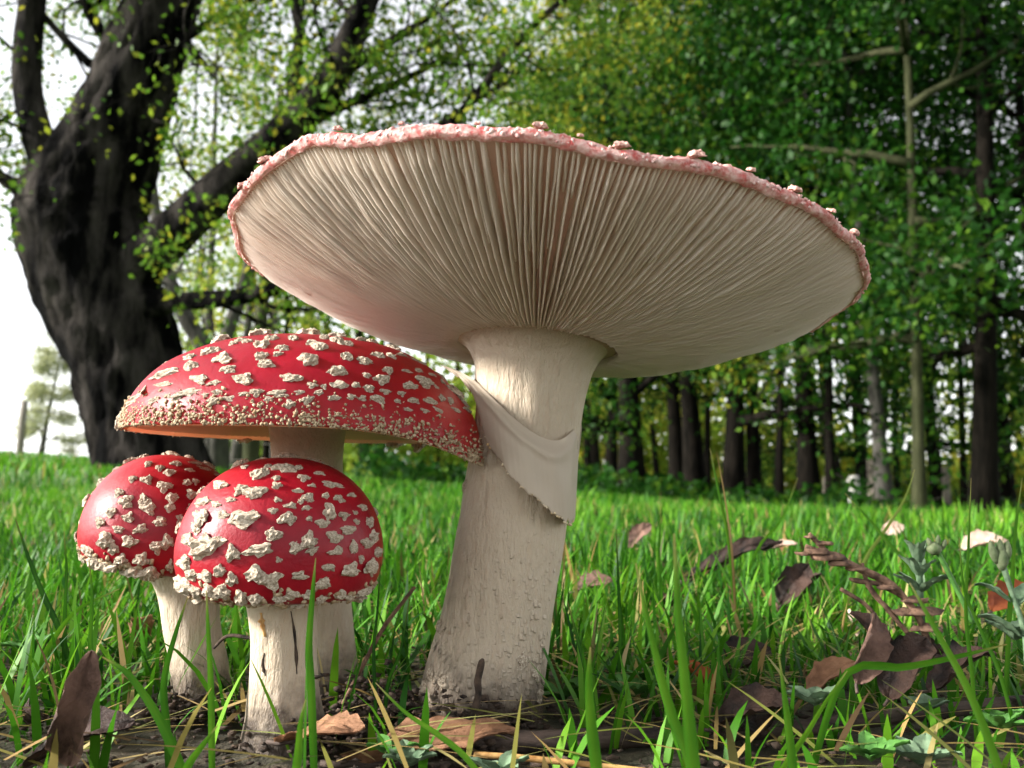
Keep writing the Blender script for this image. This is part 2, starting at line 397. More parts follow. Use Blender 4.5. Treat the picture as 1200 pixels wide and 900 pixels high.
# ------------------------------------------------------------------ the big mushroom
CAPC = np.array([.01027, .28631, .13629]); SA, SB = -.1010, -.0830; RB = .100
nrm = np.array([-SA, -SB, 1.0]); nrm /= np.linalg.norm(nrm)
ex = np.array([1, 0, SA]); ex /= np.linalg.norm(ex); ey = np.cross(nrm, ex); CAPM = np.stack([ex, ey, nrm], 1)
base_big = ground_hit(566, 846); base_big[1] = .287; base_big[0] = at(566, 840, .287)[0]; base_big[2] = 0
big = thing('fly_agaric', 'tallest toadstool with huge upturned cap, cream gills and thick white stem', 'mushroom', base_big)
bb = Vector(base_big)
def rim_r(a): return 1 + .010 * np.sin(3 * a + .6) + .006 * np.sin(7 * a + 1) + .004 * np.sin(13 * a) + .003 * np.sin(23 * a + 2)
def rim_z(r, a):
    k = np.clip(r / RB, 0, 1.1) ** 3
    return k * (.0016 * np.sin(3 * a + 2.0) + .0010 * np.sin(5 * a + .5) + .0007 * np.sin(11 * a + 1.3) + .0004 * np.sin(19 * a))
DROP = .0222
def z_edge(r):                                     # lower edge of the gills
    t = np.clip((r - .026) / (RB - .026), 0, 1)
    return -DROP * (1 - t ** 1.95)
def z_fl(r):                                       # flesh the gills hang from
    t = np.clip((r - .025) / (RB - .025), 0, 1)
    return z_edge(r) + .0008 + .0064 * np.sin(np.pi * np.clip(t, 0, 1) ** .8) ** .7 * (1 - .35 * t)
prof = [(r, z_fl(r)) for r in np.linspace(.010, RB - .0022, 26)]
prof_under = prof + [(RB - .0010, .0000)]
V, q = revolve(prof_under, 300, CAPC, CAPM, rim_r, rim_z)
flesh = mesh_np('cap_flesh', V - base_big, q[:, ::-1])
prof_top = [(RB - .0010, -.0002), (RB - .0002, .0001), (RB + .0005, .0008), (RB + .0005, .0017), (RB - .0001, .0026), (RB - .0018, .0034), (RB - .005, .0040)] + \
           [(r, .0040 + .010 * (1 - (r / .095) ** 2)) for r in (.088, .075, .06, .04, .02, .0005)]
V, q = revolve(smooth_path(prof_top, 40), 420, CAPC, CAPM, rim_r, rim_z)
V = V + nrm * (fbm(V, 520, 5, 4) * .0010)[:, None] + (V - CAPC) / RB * (fbm(V, 300, 15, 3) * .0006)[:, None]
cap_big = obj('cap', mesh_np('cap', V - base_big, q), M['cap_worn'], big)
tag(cap_big, 'flat upturned cap with worn pinkish red rim')
obj('flesh', flesh, M['underflesh'], cap_big)
bvh_big = BVHTree.FromPolygons([Vector(v) for v in V], q.tolist())
# gills: each blade its own part
NG = 220
def gill(a0, r0, r1, seed, ns=15, thick=.00048, dscale=1.0, trunc=False):
    u = np.linspace(0, 1, ns); r = r0 + (r1 - r0) * u
    rs = np.random.default_rng(seed)
    wob = .00016 * np.sin(u * 7 + rs.uniform(0, 6)) + .00010 * np.sin(u * 15 + rs.uniform(0, 6))
    fade = np.minimum(1, (1 - u) / .04) * (1 if trunc else 1)
    k = np.ones(ns)
    if trunc: k = np.clip(u / .10, 0, 1) ** .5
    edge = z_edge(r) * k * dscale + (1 - k * dscale) * z_fl(r) + .00018 * rs.normal(size=ns)
    edge[-1] = z_fl(r)[-1] - .0004
    top = z_fl(r) + .0008
    rf = rim_r(np.array([a0]))[0]; zz = rim_z(r * rf, a0)
    ca, sa = math.cos(a0), math.sin(a0)
    def pt(rad, off, z): return np.stack([rad * rf * ca - off * sa, rad * rf * sa + off * ca, z + zz], -1)
    th = thick * (1 + 0 * u)
    A = pt(r, wob * .3 - th * 1.25, top); B = pt(r, wob - th * .45, edge); C = pt(r, wob + th * .45, edge); D = pt(r, wob * .3 + th * 1.25, top)
    V = np.stack([A, B, C, D], 1).reshape(-1, 3)
    i = np.arange(ns - 1)[:, None] * 4; j = np.arange(3)[None]
    q = np.stack([i + j, i + j + 1, i + 5 + j, i + 4 + j], -1).reshape(-1, 4)
    q = np.vstack([q, [[0, 3, 2, 1]]])
    return V @ CAPM.T + CAPC, q, np.zeros((0, 3), int)
for k in range(NG):
    a0 = 2 * math.pi * (k + RNG.uniform(-.12, .12)) / NG
    V, q, t = gill(a0, .0262, RB - .0015, k, 17, .00042)
    obj('gill', mesh_np('gill', V - base_big, q), M['gill'], cap_big)
short = []
for k in range(NG):
    a0 = 2 * math.pi * (k + .5 + RNG.uniform(-.15, .15)) / NG
    if RNG.random() < .95:
        short.append(gill(a0, RNG.choice([.045, .06, .072, .082]) + RNG.uniform(-.006, .006), RB - .0015, 900 + k, 10, .0004, RNG.uniform(.72, 1.0), True))
V, q, t = join(short)
tag(obj('short_gills', mesh_np('short_gills', V - base_big, q, t), M['gill'], cap_big), kind='stuff')
# warts showing over the rim, and the pale crumbs on it
def cast(bvh, px, py):
    r = ray(px, py); return bvh.ray_cast(Vector((0, 0, CAMZ)), Vector(r).normalized())
for (px, py, s) in [(632, 150, 22), (727, 154, 24), (815, 170, 26), (932, 214, 20), (310, 182, 20), (1001, 268, 16), (880, 192, 14), (396, 163, 14), (975, 244, 14), (283, 208, 16), (1022, 308, 14), (470, 152, 10), (560, 152, 10), (680, 158, 10)]:
    best = None
    for dy in range(-10, 26, 1):
        h = cast(bvh_big, px, py + dy)
        if h[0] is not None and h[3] < .35: best = h; break
    if best:
        w = s * mpp(best[0].y) * .36
        up = (best[1] + Vector((0, 0, 1.2))).normalized()
        put_wart(cap_big, bb, best[0] - up * w * .1 + Vector((0, 0, .0008)), up, w * 1.15, w, w * .9, random.uniform(0, 6), WARTP)
for k in range(70):
    a0 = RNG.uniform(0, 6.28); r0 = math.sqrt(RNG.uniform(.0, .92)) * RB; w = RNG.uniform(.0018, .0034)
    zt = .0040 + .010 * (1 - min(1, (r0 / .095)) ** 2) if r0 < .09 else .0038
    p = CAPM @ np.array([r0 * math.cos(a0), r0 * math.sin(a0), zt + float(rim_z(np.array(r0), a0))]) + CAPC
    put_wart(cap_big, bb, p, nrm, w, w, w * .8, RNG.uniform(0, 6), WARTP)
def crumbs(V_samp, N_samp, sizes, seed, IV=IV1, IF=IF1, flat=.7):
    rs = np.random.default_rng(seed); Vs = []; Ts = []
    for k in range(len(V_samp)):
        t, b, nn = frame(N_samp[k]); t = np.array(t); b = np.array(b); nn = np.array(nn)
        s = sizes[k] * rs.uniform(.7, 1.3, 3) * [1, 1, flat]; a = rs.uniform(0, 6.28)
        L = IV * (1 + .35 * rs.normal(size=(len(IV), 1))).clip(.5, 1.6)
        x = L[:, 0] * math.cos(a) - L[:, 1] * math.sin(a); y = L[:, 0] * math.sin(a) + L[:, 1] * math.cos(a)
        Vs.append(V_samp[k] + x[:, None] * t * s[0] + y[:, None] * b * s[1] + L[:, 2:3] * nn * s[2]); Ts.append(IF + k * len(IV))
    return np.vstack(Vs), np.vstack(Ts)
a_ = RNG.uniform(0, 6.28, 900); zz_ = RNG.uniform(.0004, .0036, 900)
rr_ = np.interp(zz_, [.0001, .0008, .0017, .0026, .0034, .0040], [RB - .0002, RB + .0005, RB + .0005, RB - .0001, RB - .0018, RB - .005]) * rim_r(a_)
Ps = np.stack([rr_ * np.cos(a_), rr_ * np.sin(a_), zz_ + rim_z(rr_, a_)], -1) @ CAPM.T + CAPC
Ns = np.stack([np.cos(a_), np.sin(a_), zz_ * 120], -1) @ CAPM.T
Vc, Tc = crumbs(Ps, Ns, RNG.uniform(.0002, .0006, 900), 3)
tag(obj('rim_crust', mesh_np('rim_crust', Vc - base_big, None, Tc), M['rim_crust'], cap_big), kind='stuff')
# stem
rows = [(392, 515, 765), (399, 534, 747), (406, 545, 728), (418, 553, 709), (434, 557, 697), (450, 558, 691), (480, 557, 684), (520, 553, 678), (560, 546, 671), (600, 540, 665), (650, 531, 658), (700, 522, 650), (750, 510, 642), (790, 500, 637), (815, 494, 634), (840, 497, 633), (862, 502, 630), (880, 508, 626)]
V, q, srows = stem_loft(rows, .287, 96, 130, .055, 150, 2)
stem_big = obj('stem', mesh_np('stem', V - base_big, q), M['stem'], big)
bvh_stem = BVHTree.FromPolygons([Vector(v) for v in V], q.tolist())
# ragged scales standing off the lower stem
sc_p, sc_n, sc_s = [], [], []
for k in range(1000):
    py = 560 + 270 * RNG.random() ** .7; row = srows[np.argmin(np.abs(srows[:, 0] - py))]
    u = RNG.random(); px = row[1] + (row[2] - row[1]) * (u ** 1.8 if RNG.random() < .7 else 1 - .35 * u)
    h = cast(bvh_stem, px, py)
    if h[0] is None: continue
    sc_p.append(np.array(h[0]) - np.array(h[1]) * .0003); sc_n.append(np.array(h[1])); sc_s.append(RNG.uniform(.00018, .0007) * (.6 + .8 * (py - 560) / 270))
Vs, Ts = [], []
for k, (p, nn, s) in enumerate(zip(sc_p, sc_n, sc_s)):
    t, b, nv = [np.array(x) for x in frame(nn)]
    w = s * RNG.uniform(.5, 1.1); h = s * RNG.uniform(1.5, 4.5); o = s * RNG.uniform(.5, 1.3)
    Q = [p - t * w + b * h, p + t * w + b * h, p + t * w * .8 + nv * o - b * 0, p - t * w * .7 + nv * o * .8, p - t * w * .5 - b * h * .4, p + t * w * .5 - b * h * .4]
    Vs.append(np.array(Q)); Ts.append(np.array([[0, 2, 1], [0, 3, 2], [3, 4, 5], [3, 5, 2]]) + 6 * k)
tag(obj('stem_scales', mesh_np('stem_scales', np.vstack(Vs) - base_big, None, np.vstack(Ts), False), M['stem'], stem_big), kind='stuff')
for k in range(9):                                  # tattered flakes at the foot
    px, py = [(497, 805), (505, 790), (520, 800), (628, 790), (612, 775), (632, 815), (540, 580), (545, 570), (515, 735)][k]
    h = cast(bvh_stem, px, py)
    if h[0] is not None: put_wart(stem_big, bb, h[0], h[1], .0018, .0022, .0012, RNG.uniform(0, 6), WART)
# skirt (ring) hanging from the stem, caught on the neighbour's cap
upE = [(516, 428, .300), (534, 434, .292), (556, 447, .281), (580, 470, .272), (604, 492, .2685), (630, 510, .2675), (652, 516, .2685), (668, 508, .274), (680, 490, .2865)]
loE = [(524, 434, .296), (556, 462, .282), (569, 512, .272), (592, 550, .2655), (616, 574, .2632), (640, 594, .2640), (658, 607, .268), (668, 613, .2745), (674, 606, .2865)]
NU, NV = 90, 26
Ue = smooth_path(upE, NU); Le = smooth_path(loE, NU)
S = np.zeros((NV, NU, 3))
for a in range(NU):
    A = at(*Ue[a]); B = at(*Le[a])
    B = B + np.array([0, 0, .0009 * vnoise(np.array([[a * .35, 3.1, .2]]))[0] + .0004 * vnoise(np.array([[a * .9, 1.1, .2]]))[0]])
    for b in range(NV):
        t = b / (NV - 1); p = A * (1 - t) + B * t
        out = -.0016 * math.sin(math.pi * t) * (1 if a < NU * .9 else .4)
        fold = .0016 * math.exp(-((t - .10 - .12 * math.sin(a / NU * 3)) / .08) ** 2)
        p = p + np.array([0, out - fold, 0]) + np.array([0, -1, 0]) * (.0009 * vnoise(np.array([[a * .11, t * 3, .5]]))[0] + .00009 * math.sin(a * 1.9 + 2 * t) * t)
        S[b, a] = p
back = []
th = .0004
F_ = S.reshape(-1, 3); dirs = F_ - np.array([[.012, .287, 0]]); dirs[:, 2] = 0; dirs /= np.linalg.norm(dirs, axis=1)[:, None]
Bk = F_ - dirs * th
i = np.arange(NV - 1)[:, None] * NU; j = np.arange(NU - 1)[None]
q1 = np.stack([i + j, i + NU + j, i + NU + j + 1, i + j + 1], -1).reshape(-1, 4); o = NV * NU
q2 = q1[:, ::-1] + o
lo = (NV - 1) * NU + np.arange(NU - 1); q3 = np.stack([lo, lo + o, lo + o + 1, lo + 1], -1)
e0 = np.arange(NV - 1) * NU; q4 = np.stack([e0, e0 + o, e0 + NU + o, e0 + NU], -1)
skirt = obj('skirt', mesh_np('skirt', np.vstack([F_, Bk]) - base_big, np.vstack([q1, q2, q3, q4])), M['veil'], big)
tag(skirt, 'torn pale ring hanging aslant on the stem')
te = np.sort(RNG.choice(NU, 46, False)); Vc, Tc = crumbs(S[-1][te], np.tile([[0, -.5, -1.0]], (46, 1)), RNG.uniform(.00015, .0006, 46), 8)
tag(obj('torn_edge', mesh_np('torn_edge', Vc - base_big, None, Tc), M['crust'], skirt), kind='stuff')
# back half of the skirt, hugging the far side of the stem
ab = np.linspace(0.05, math.pi - .05, 40); R1 = []
for t in np.linspace(0, 1, 8):
    py = np.interp(ab / math.pi, [0, 1], [500 + 80 * t, 432 + 26 * t]); l_ = np.interp(py, srows[:, 0], srows[:, 1]); r_ = np.interp(py, srows[:, 0], srows[:, 2])
    c_ = np.array([at((x + y) / 2, z, .287) for x, y, z in zip(l_, r_, py)]); h = (r_ - l_) / 2 * mpp(.287) + .0004 + .0008 * t
    R1.append(np.stack([c_[:, 0] + h * np.cos(ab), c_[:, 1] + h * .95 * np.sin(ab), c_[:, 2]], -1))
R1 = np.array(R1); i = np.arange(7)[:, None] * 40; j = np.arange(39)[None]
obj('skirt_back', mesh_np('skirt_back', R1.reshape(-1, 3) - base_big, np.stack([i + j, i + j + 1, i + 41 + j, i + 40 + j], -1).reshape(-1, 4)), M['veil'], skirt)

# ------------------------------------------------------------------ the three smaller mushrooms
def dome_cap(root, base, C, R, H, tiltm, incurve, mat, nth=220, wob=.012, seed=1, flatness=1.0, deep=.30, zf=None, tuck=.22):
    """dome with rolled margin; returns cap object, bvh"""
    a = np.linspace(0.001, math.pi / 2, 60)
    pr = [(R * math.sin(x) ** flatness, H * math.cos(x)) for x in a]
    for x in np.linspace(0, incurve, 14)[1:]:
        pr.append((R - R * tuck * (1 - math.cos(x)), -R * deep * math.sin(x)))
    rf = lambda A: 1 + wob * (np.sin(2 * A + seed) + .6 * np.sin(5 * A + 2 * seed) + .35 * np.sin(11 * A + seed))
    V, q = revolve(pr, nth, C, tiltm, rf, zf)
    V = V + ((V - C) / R) * (fbm(V, 60, seed, 3) * R * .012)[:, None]
    cap = obj('cap', mesh_np('cap', V - base, q), mat, root)
    return cap, BVHTree.FromPolygons([Vector(v) for v in V], q.tolist()), pr, rf, V
def hidden_warts(cap, base, bvh, V, count, size, seed, placed):
    rs = np.random.default_rng(seed); cnt = 0; tries = 0
    ctr = V.mean(0)
    while cnt < count and tries < count * 30:
        tries += 1
        p = V[rs.integers(0, len(V) - 220)]
        h = bvh.find_nearest(Vector(p)); nn = h[1]
        if nn.dot(Vector(p - ctr)) < 0: nn = -nn
        if nn.dot(Vector((0, 0, CAMZ)) - Vector(p)) > -.02 * 0 and nn.y < .12: continue
        s = size * rs.uniform(.6, 1.2)
        if any((Vector(p) - qq).length < s * 2.4 for qq in placed): continue
        placed.append(Vector(p)); put_wart(cap, base, p, nn, s, s * rs.uniform(.6, 1), s * .6, rs.uniform(0, 6)); cnt += 1
def pixel_warts(cap, base, bvh, lst, placed, thick=.55, grow=.93):
    for (px, py, w, h) in lst:
        for dx, dy in ((0, 0), (0, 3), (0, 6), (3, 3), (-3, 3), (6, 4), (-6, 4), (10, 4), (-10, 4), (0, 11), (14, 2), (-14, 2), (0, -6), (8, -6), (-8, -6), (18, -4)):
            hh = cast(bvh, px + dx, py + dy)
            if hh[0] is not None: break
        if hh[0] is None: continue
        p, nn = hh[0], hh[1]
        if nn.dot(p - Vector((0, 0, CAMZ))) > 0: nn = -nn
        view = (Vector((0, 0, CAMZ)) - p).normalized(); t, b, n2 = frame(nn)
        fx = max(.35, math.sqrt(max(0, 1 - t.dot(view) ** 2))); fy = max(.35, math.sqrt(max(0, 1 - b.dot(view) ** 2)))
        k = mpp(p.y) * .5 * grow; sx = w * k / fx; sy = min(h * k / fy, sx * 1.5)
        put_wart(cap, base, p - nn * .0002, nn, sx, sy, min(sx, sy) * thick * 2.0, random.choice([0, math.pi]) + random.uniform(-.25, .25))
        placed.append(p)
def under_gills(root, base, C, tm, r0, r1, z0, z1, ng, mat, depth=.003, zf=None):
    Vs = []; Qs = []; o = 0
    for k in range(ng):
        a = 2 * math.pi * k / ng; ca, sa = math.cos(a), math.sin(a); u = np.linspace(0, 1, 7); r = r0 + (r1 - r0) * u
        top = z0 + (z1 - z0) * u + .0012 + (zf(r, a) if zf else 0); e = top - .0012 - depth * np.sin(np.pi * np.clip(u, .04, .96)) ** .5
        for s in (-1, 1): pass
        A = np.stack([r * ca + .0003 * sa, r * sa - .0003 * ca, top], -1); B = np.stack([r * ca, r * sa, e], -1); D = np.stack([r * ca - .0003 * sa, r * sa + .0003 * ca, top], -1)
        W = np.stack([A, B, D], 1).reshape(-1, 3); i = np.arange(6)[:, None] * 3; j = np.arange(2)[None]
        Vs.append(W); Qs.append(np.stack([i + j, i + j + 1, i + 4 + j, i + 3 + j], -1).reshape(-1, 4) + o); o += len(W)
    V = np.vstack(Vs) @ tm.T + C
    return tag(obj('gills', mesh_np('gills', V - base, np.vstack(Qs)), mat, root), kind='stuff')

# --- medium mushroom with a wide spread cap
base_mid = np.array([at(388, 790, .304)[0], .304, 0.0])
mid = thing('fly_agaric', 'medium toadstool with wide spread red cap pressed against the thick white stem', 'mushroom', base_mid)
CM = np.array([at(363, 497, .282)[0], .282, .0865]); TM = tilt(math.radians(.5), math.radians(1.2)); RM, HM = .0560, .0308
def droop(r, a): return -(r / RM) ** 4 * .0085 * np.clip(np.cos(a + .15), 0, 1) ** 5
cap_mid, bvh_mid, pr, rf, VM = dome_cap(mid, base_mid, CM, RM, HM, TM, math.radians(75), M['cap_red'], 260, .008, 3, .90, .007, droop, .04)
V, q = revolve([(RM * .965, -.0006), (RM * .88, .0028), (RM * .76, .0046), (RM * .60, .0060), (RM * .35, .0066), (.008, .0066)], 160, CM, TM, rf, droop)
obj('flesh', mesh_np('flesh', V - base_mid, q), M['gill_small'], cap_mid)
under_gills(cap_mid, base_mid, CM, TM, .012, RM * .94, .0066, .0010, 150, M['gill_small'], .0018, droop)
z1 = [(750, 68, 60, 25), (705, 98, 70, 35), (855, 68, 50, 25), (940, 88, 55, 30), (975, 110, 75, 30), (805, 113, 60, 25), (705, 150, 70, 35), (780, 140, 45, 30), (725, 190, 80, 40), (930, 168, 95, 50), (1105, 155, 60, 40), (1185, 175, 60, 30), (515, 165, 95, 50), (550, 212, 65, 40), (620, 260, 105, 50), (840, 252, 105, 35), (1060, 222, 100, 42), (378, 195, 70, 45), (460, 130, 70, 50), (365, 155, 60, 40), (260, 230, 100, 45), (245, 282, 80, 28), (410, 258, 90, 40), (485, 275, 60, 25), (360, 322, 120, 35), (495, 318, 45, 30), (480, 360, 65, 40), (555, 345, 60, 25), (620, 325, 55, 25), (685, 318, 70, 35), (785, 325, 90, 35), (605, 78, 45, 28), (575, 92, 40, 28), (640, 82, 45, 28), (210, 350, 50, 25), (265, 335, 40, 22), (945, 285, 60, 25), (1000, 290, 30, 25), (1070, 288, 90, 35), (1150, 285, 45, 30), (920, 355, 70, 35), (840, 375, 50, 40), (885, 318, 50, 22), (975, 320, 50, 30), (1045, 345, 70, 30), (1130, 340, 50, 25), (150, 310, 45, 25), (125, 335, 45, 28), (95, 365, 45, 28), (310, 350, 50, 22), (440, 330, 40, 22), (740, 350, 50, 24), (1060, 80, 60, 30), (1110, 95, 50, 25), (1170, 75, 50, 30), (1000, 66, 50, 22)]
z2 = [(80, 127, 55, 28), (130, 128, 35, 30), (178, 125, 40, 25), (25, 150, 50, 30), (120, 188, 50, 30), (95, 225, 70, 40), (35, 207, 40, 20), (198, 190, 40, 20), (245, 188, 40, 25), (240, 150, 50, 20), (270, 235, 70, 50), (210, 250, 65, 35), (315, 255, 20, 20), (45, 260, 50, 30), (110, 272, 50, 22), (175, 280, 40, 22), (80, 303, 65, 32), (225, 310, 50, 28), (290, 312, 60, 30), (340, 300, 40, 28), (375, 312, 30, 28), (385, 260, 55, 35), (160, 312, 30, 22), (15, 300, 40, 22), (320, 345, 40, 20), (270, 350, 40, 20), (200, 345, 40, 20), (420, 300, 40, 25), (440, 345, 40, 25), (395, 345, 35, 20), (300, 205, 35, 20), (340, 230, 30, 18)]
placed = []
pixel_warts(cap_mid, base_mid, bvh_mid, [(130 + x / 4, 380 + y / 4, w / 4, h / 4) for x, y, w, h in z1] + [(420 + x / 3.46, 380 + y / 3.46, w / 3.46, h / 3.46) for x, y, w, h in z2], placed, .5)
hidden_warts(cap_mid, base_mid, bvh_mid, VM, 45, .0032, 5, placed)
# crumbly margin
nC = 3400; a_ = RNG.uniform(0, 6.28, nC); x_ = np.pi / 2 - np.abs(RNG.normal(0, .12, nC)); roll = RNG.random(nC) < .22
th_ = RNG.uniform(0, math.radians(45), nC)
r_ = np.where(roll, RM - RM * .04 * (1 - np.cos(th_)), RM * np.sin(x_) ** .90); zc = np.where(roll, -RM * .007 * np.sin(th_), HM * np.cos(x_))
r_ = r_ * rf(a_); zc = zc + droop(r_, a_)
Ps = np.stack([r_ * np.cos(a_), r_ * np.sin(a_), zc], -1) @ TM.T + CM
Ns = np.stack([np.cos(a_), np.sin(a_), np.where(roll, -.4, .6)], -1) @ TM.T
Vc, Tc = crumbs(Ps, Ns, RNG.uniform(.00016, .00058, nC), 21, flat=1.0)
tag(obj('margin_crust', mesh_np('margin_crust', Vc - base_mid, None, Tc), M['wart_crust'], cap_mid), kind='stuff')
V, q, _ = stem_loft([(478, 300, 420), (490, 312, 408), (510, 317, 404), (545, 320, 401), (600, 328, 402), (660, 345, 407), (705, 360, 411), (750, 372, 415), (785, 374, 420), (815, 376, 424), (840, 376, 424)], .284, 64, 90, .04, 150, 12, yfun=lambda p: .02 * min(1, max(0, (p - 497) / 90)))
obj('stem', mesh_np('stem', V - base_mid, q), M['stem_small'], mid)

# --- front button
S3 = 3.158
def zz(l): return [(80 + x / S3, 520 + y / S3, w / S3, h / S3) for x, y, w, h in l]
base_fr = np.array([at(332, 830, .256)[0], .256, 0.0])
fr = thing('fly_agaric', 'small domed toadstool button whose scarlet cap overlaps a paler neighbour, beside a tall blade', 'mushroom', base_fr)
fr['label'] = 'round scarlet toadstool button with cracked stem, in front of the wide-capped one'
CF = np.array([at(330, 650, .252)[0], .252, .0520]); TF = tilt(math.radians(0), math.radians(1.5)); RF, HF = .0283, .0262
cap_fr, bvh_fr, pr, rf, VF = dome_cap(fr, base_fr, CF, RF, HF, TF, math.radians(100), M['cap_button'], 200, .008, 5, .93, .42)
wl_f = [(800, 92, 80, 25), (705, 115, 60, 35), (770, 128, 35, 18), (773, 155, 40, 22), (872, 127, 50, 22), (902, 155, 30, 14), (975, 152, 60, 25), (640, 172, 45, 40), (690, 185, 80, 45), (775, 207, 30, 18), (850, 175, 45, 18), (888, 200, 45, 40), (822, 230, 45, 22), (860, 215, 25, 18), (885, 237, 40, 18), (952, 193, 30, 25), (1003, 204, 35, 30), (757, 250, 35, 25), (812, 278, 65, 45), (893, 278, 25, 22), (655, 273, 105, 55), (500, 215, 45, 40), (490, 270, 60, 50), (545, 225, 35, 25), (572, 262, 40, 30), (598, 207, 35, 20), (560, 155, 50, 40), (965, 255, 45, 60), (1020, 265, 40, 30), (940, 297, 50, 35), (1062, 255, 20, 20), (1067, 290, 20, 25), (757, 337, 60, 45), (610, 405, 45, 60), (710, 393, 100, 50), (505, 378, 95, 85), (445, 355, 45, 50), (840, 385, 50, 55), (890, 360, 60, 60), (905, 395, 50, 25), (778, 432, 25, 20), (983, 348, 55, 45), (1035, 320, 60, 35), (993, 398, 55, 30), (1055, 388, 30, 45), (1105, 370, 40, 40), (1130, 345, 30, 50), (1083, 428, 20, 35), (967, 458, 50, 30), (1045, 468, 65, 50), (1120, 460, 55, 50), (855, 490, 60, 35), (690, 488, 70, 55), (750, 500, 80, 55), (608, 503, 42, 45), (560, 470, 40, 50), (505, 490, 48, 40), (457, 483, 42, 40), (945, 515, 55, 45), (570, 548, 60, 50), (520, 545, 45, 45), (475, 545, 30, 55), (430, 525, 45, 70), (638, 573, 45, 45), (695, 575, 55, 35), (780, 575, 50, 25), (830, 560, 60, 30), (885, 560, 40, 30), (935, 575, 40, 30), (1005, 560, 45, 30), (1045, 565, 40, 30), (1090, 550, 45, 35), (1130, 535, 35, 35), (1145, 400, 25, 40), (650, 85, 40, 18), (740, 85, 30, 15), (850, 90, 40, 15), (930, 110, 40, 18), (1050, 190, 30, 25), (1090, 235, 25, 30), (1115, 290, 25, 35), (470, 310, 40, 35), (430, 440, 40, 50)]
placed = []; pixel_warts(cap_fr, base_fr, bvh_fr, zz(wl_f), placed, .55)
hidden_warts(cap_fr, base_fr, bvh_fr, VF, 40, .0024, 6, placed)
V, q = revolve([(RF * .76, -.0120), (RF * .62, -.0126), (RF * .45, -.0124), (.006, -.0115)], 120, CF, TF, rf)
V = V + (fbm(V, 400, 4, 3) * .0006)[:, None]
obj('partial_veil', mesh_np('partial_veil', V - base_fr, q), M['veil'], cap_fr)
nC = 260; a_ = RNG.uniform(0, 6.28, nC); th_ = RNG.uniform(math.radians(35), math.radians(100), nC); r_ = (RF - RF * .22 * (1 - np.cos(th_))) * rf(a_)
Ps = np.stack([r_ * np.cos(a_), r_ * np.sin(a_), -RF * .42 * np.sin(th_)], -1) @ TF.T + CF; Ns = np.stack([np.cos(a_), np.sin(a_), -np.sin(th_)], -1)
Vc, Tc = crumbs(Ps, Ns, RNG.uniform(.0004, .0011, nC), 31); tag(obj('margin_crust', mesh_np('margin_crust', Vc - base_fr, None, Tc), M['wart_crust'], cap_fr), kind='stuff')
V, q, fr_rows = stem_loft([(672, 276, 388), (696, 288, 375), (715, 292, 371), (750, 296, 370), (790, 295, 371), (820, 292, 374), (840, 290, 378), (862, 285, 384), (890, 280, 390)], .254, 64, 80, .06, 170, 22)
stem_fr = obj('stem', mesh_np('stem', V - base_fr, q), M['stem_small'], fr)
bvh_fs = BVHTree.FromPolygons([Vector(v) for v in V], q.tolist())
def crack(parent, base, bvh, pts, w, mat, name='crack'):
    P = [];
    for px, py in smooth_path(pts, 10):
        h = cast(bvh, px, py)
        if h[0] is not None: P.append(np.array(h[0]) + np.array([0, -.00012, 0]))
    if len(P) > 2:
        m_ = len(P); V, q, t = tube(P, w * np.sin(np.linspace(.25, 2.9, m_)) * (1 + .4 * RNG.normal(size=m_)).clip(.5, 1.6), 6, flat=.5)
        obj(name, mesh_np(name, V - base, q, t), mat, parent)
crack(stem_fr, base_fr, bvh_fs, [(341, 716), (345, 740), (347, 765), (348, 790)], .00045, M['crumb'])
crack(stem_fr, base_fr, bvh_fs, [(310, 765), (308, 778), (311, 792)], .0005, M['crumb'])
crack(stem_fr, base_fr, bvh_fs, [(306, 718), (308, 732), (311, 746)], .0011, M['straw'], 'stain')

# --- left button
base_le = np.array([at(232, 815, .292)[0], .292, 0.0])
le = thing('fly_agaric', 'pink-lit toadstool button tucked behind the round scarlet one', 'mushroom', base_le)
CL = np.array([at(190, 640, .288)[0], .288, .0545]); TL = tilt(math.radians(-2), math.radians(9)); RL, HL = .0249, .0256
cap_le, bvh_le, pr, rf, VL = dome_cap(le, base_le, CL, RL, HL, TL, math.radians(100), M['cap_button'], 200, .010, 9, .93, .42)
wl_l = [(375, 105, 45, 20), (358, 158, 60, 35), (385, 197, 45, 35), (378, 235, 40, 28), (460, 188, 45, 32), (455, 240, 35, 30), (440, 145, 35, 22), (472, 140, 25, 22), (530, 150, 25, 15), (450, 97, 30, 15), (340, 90, 35, 18), (297, 75, 25, 30), (290, 135, 40, 30), (215, 215, 45, 45), (278, 212, 45, 35), (295, 240, 55, 40), (222, 275, 45, 35), (338, 290, 50, 35), (270, 315, 50, 40), (185, 315, 40, 30), (135, 360, 60, 55), (225, 362, 55, 50), (328, 380, 50, 45), (368, 365, 45, 50), (195, 430, 50, 40), (272, 428, 55, 45), (170, 390, 35, 40), (150, 455, 60, 50), (95, 455, 40, 50), (240, 492, 90, 40), (305, 480, 60, 45), (145, 510, 50, 50), (335, 520, 50, 40), (380, 515, 45, 30), (290, 540, 40, 25), (200, 540, 45, 30), (375, 455, 30, 40), (410, 440, 30, 50), (415, 280, 30, 35), (60, 440, 35, 45), (75, 395, 35, 40), (120, 290, 35, 35), (160, 250, 35, 35), (190, 180, 35, 30), (240, 130, 30, 25), (500, 90, 35, 15), (560, 100, 30, 14), (400, 75, 40, 15), (470, 72, 40, 14)]
placed = []; pixel_warts(cap_le, base_le, bvh_le, zz(wl_l), placed, .55)
hidden_warts(cap_le, base_le, bvh_le, VL, 40, .0024, 8, placed)
V, q = revolve([(RL * .76, -.0107), (RL * .62, -.0112), (RL * .45, -.0110), (.005, -.0100)], 120, CL, TL, rf)
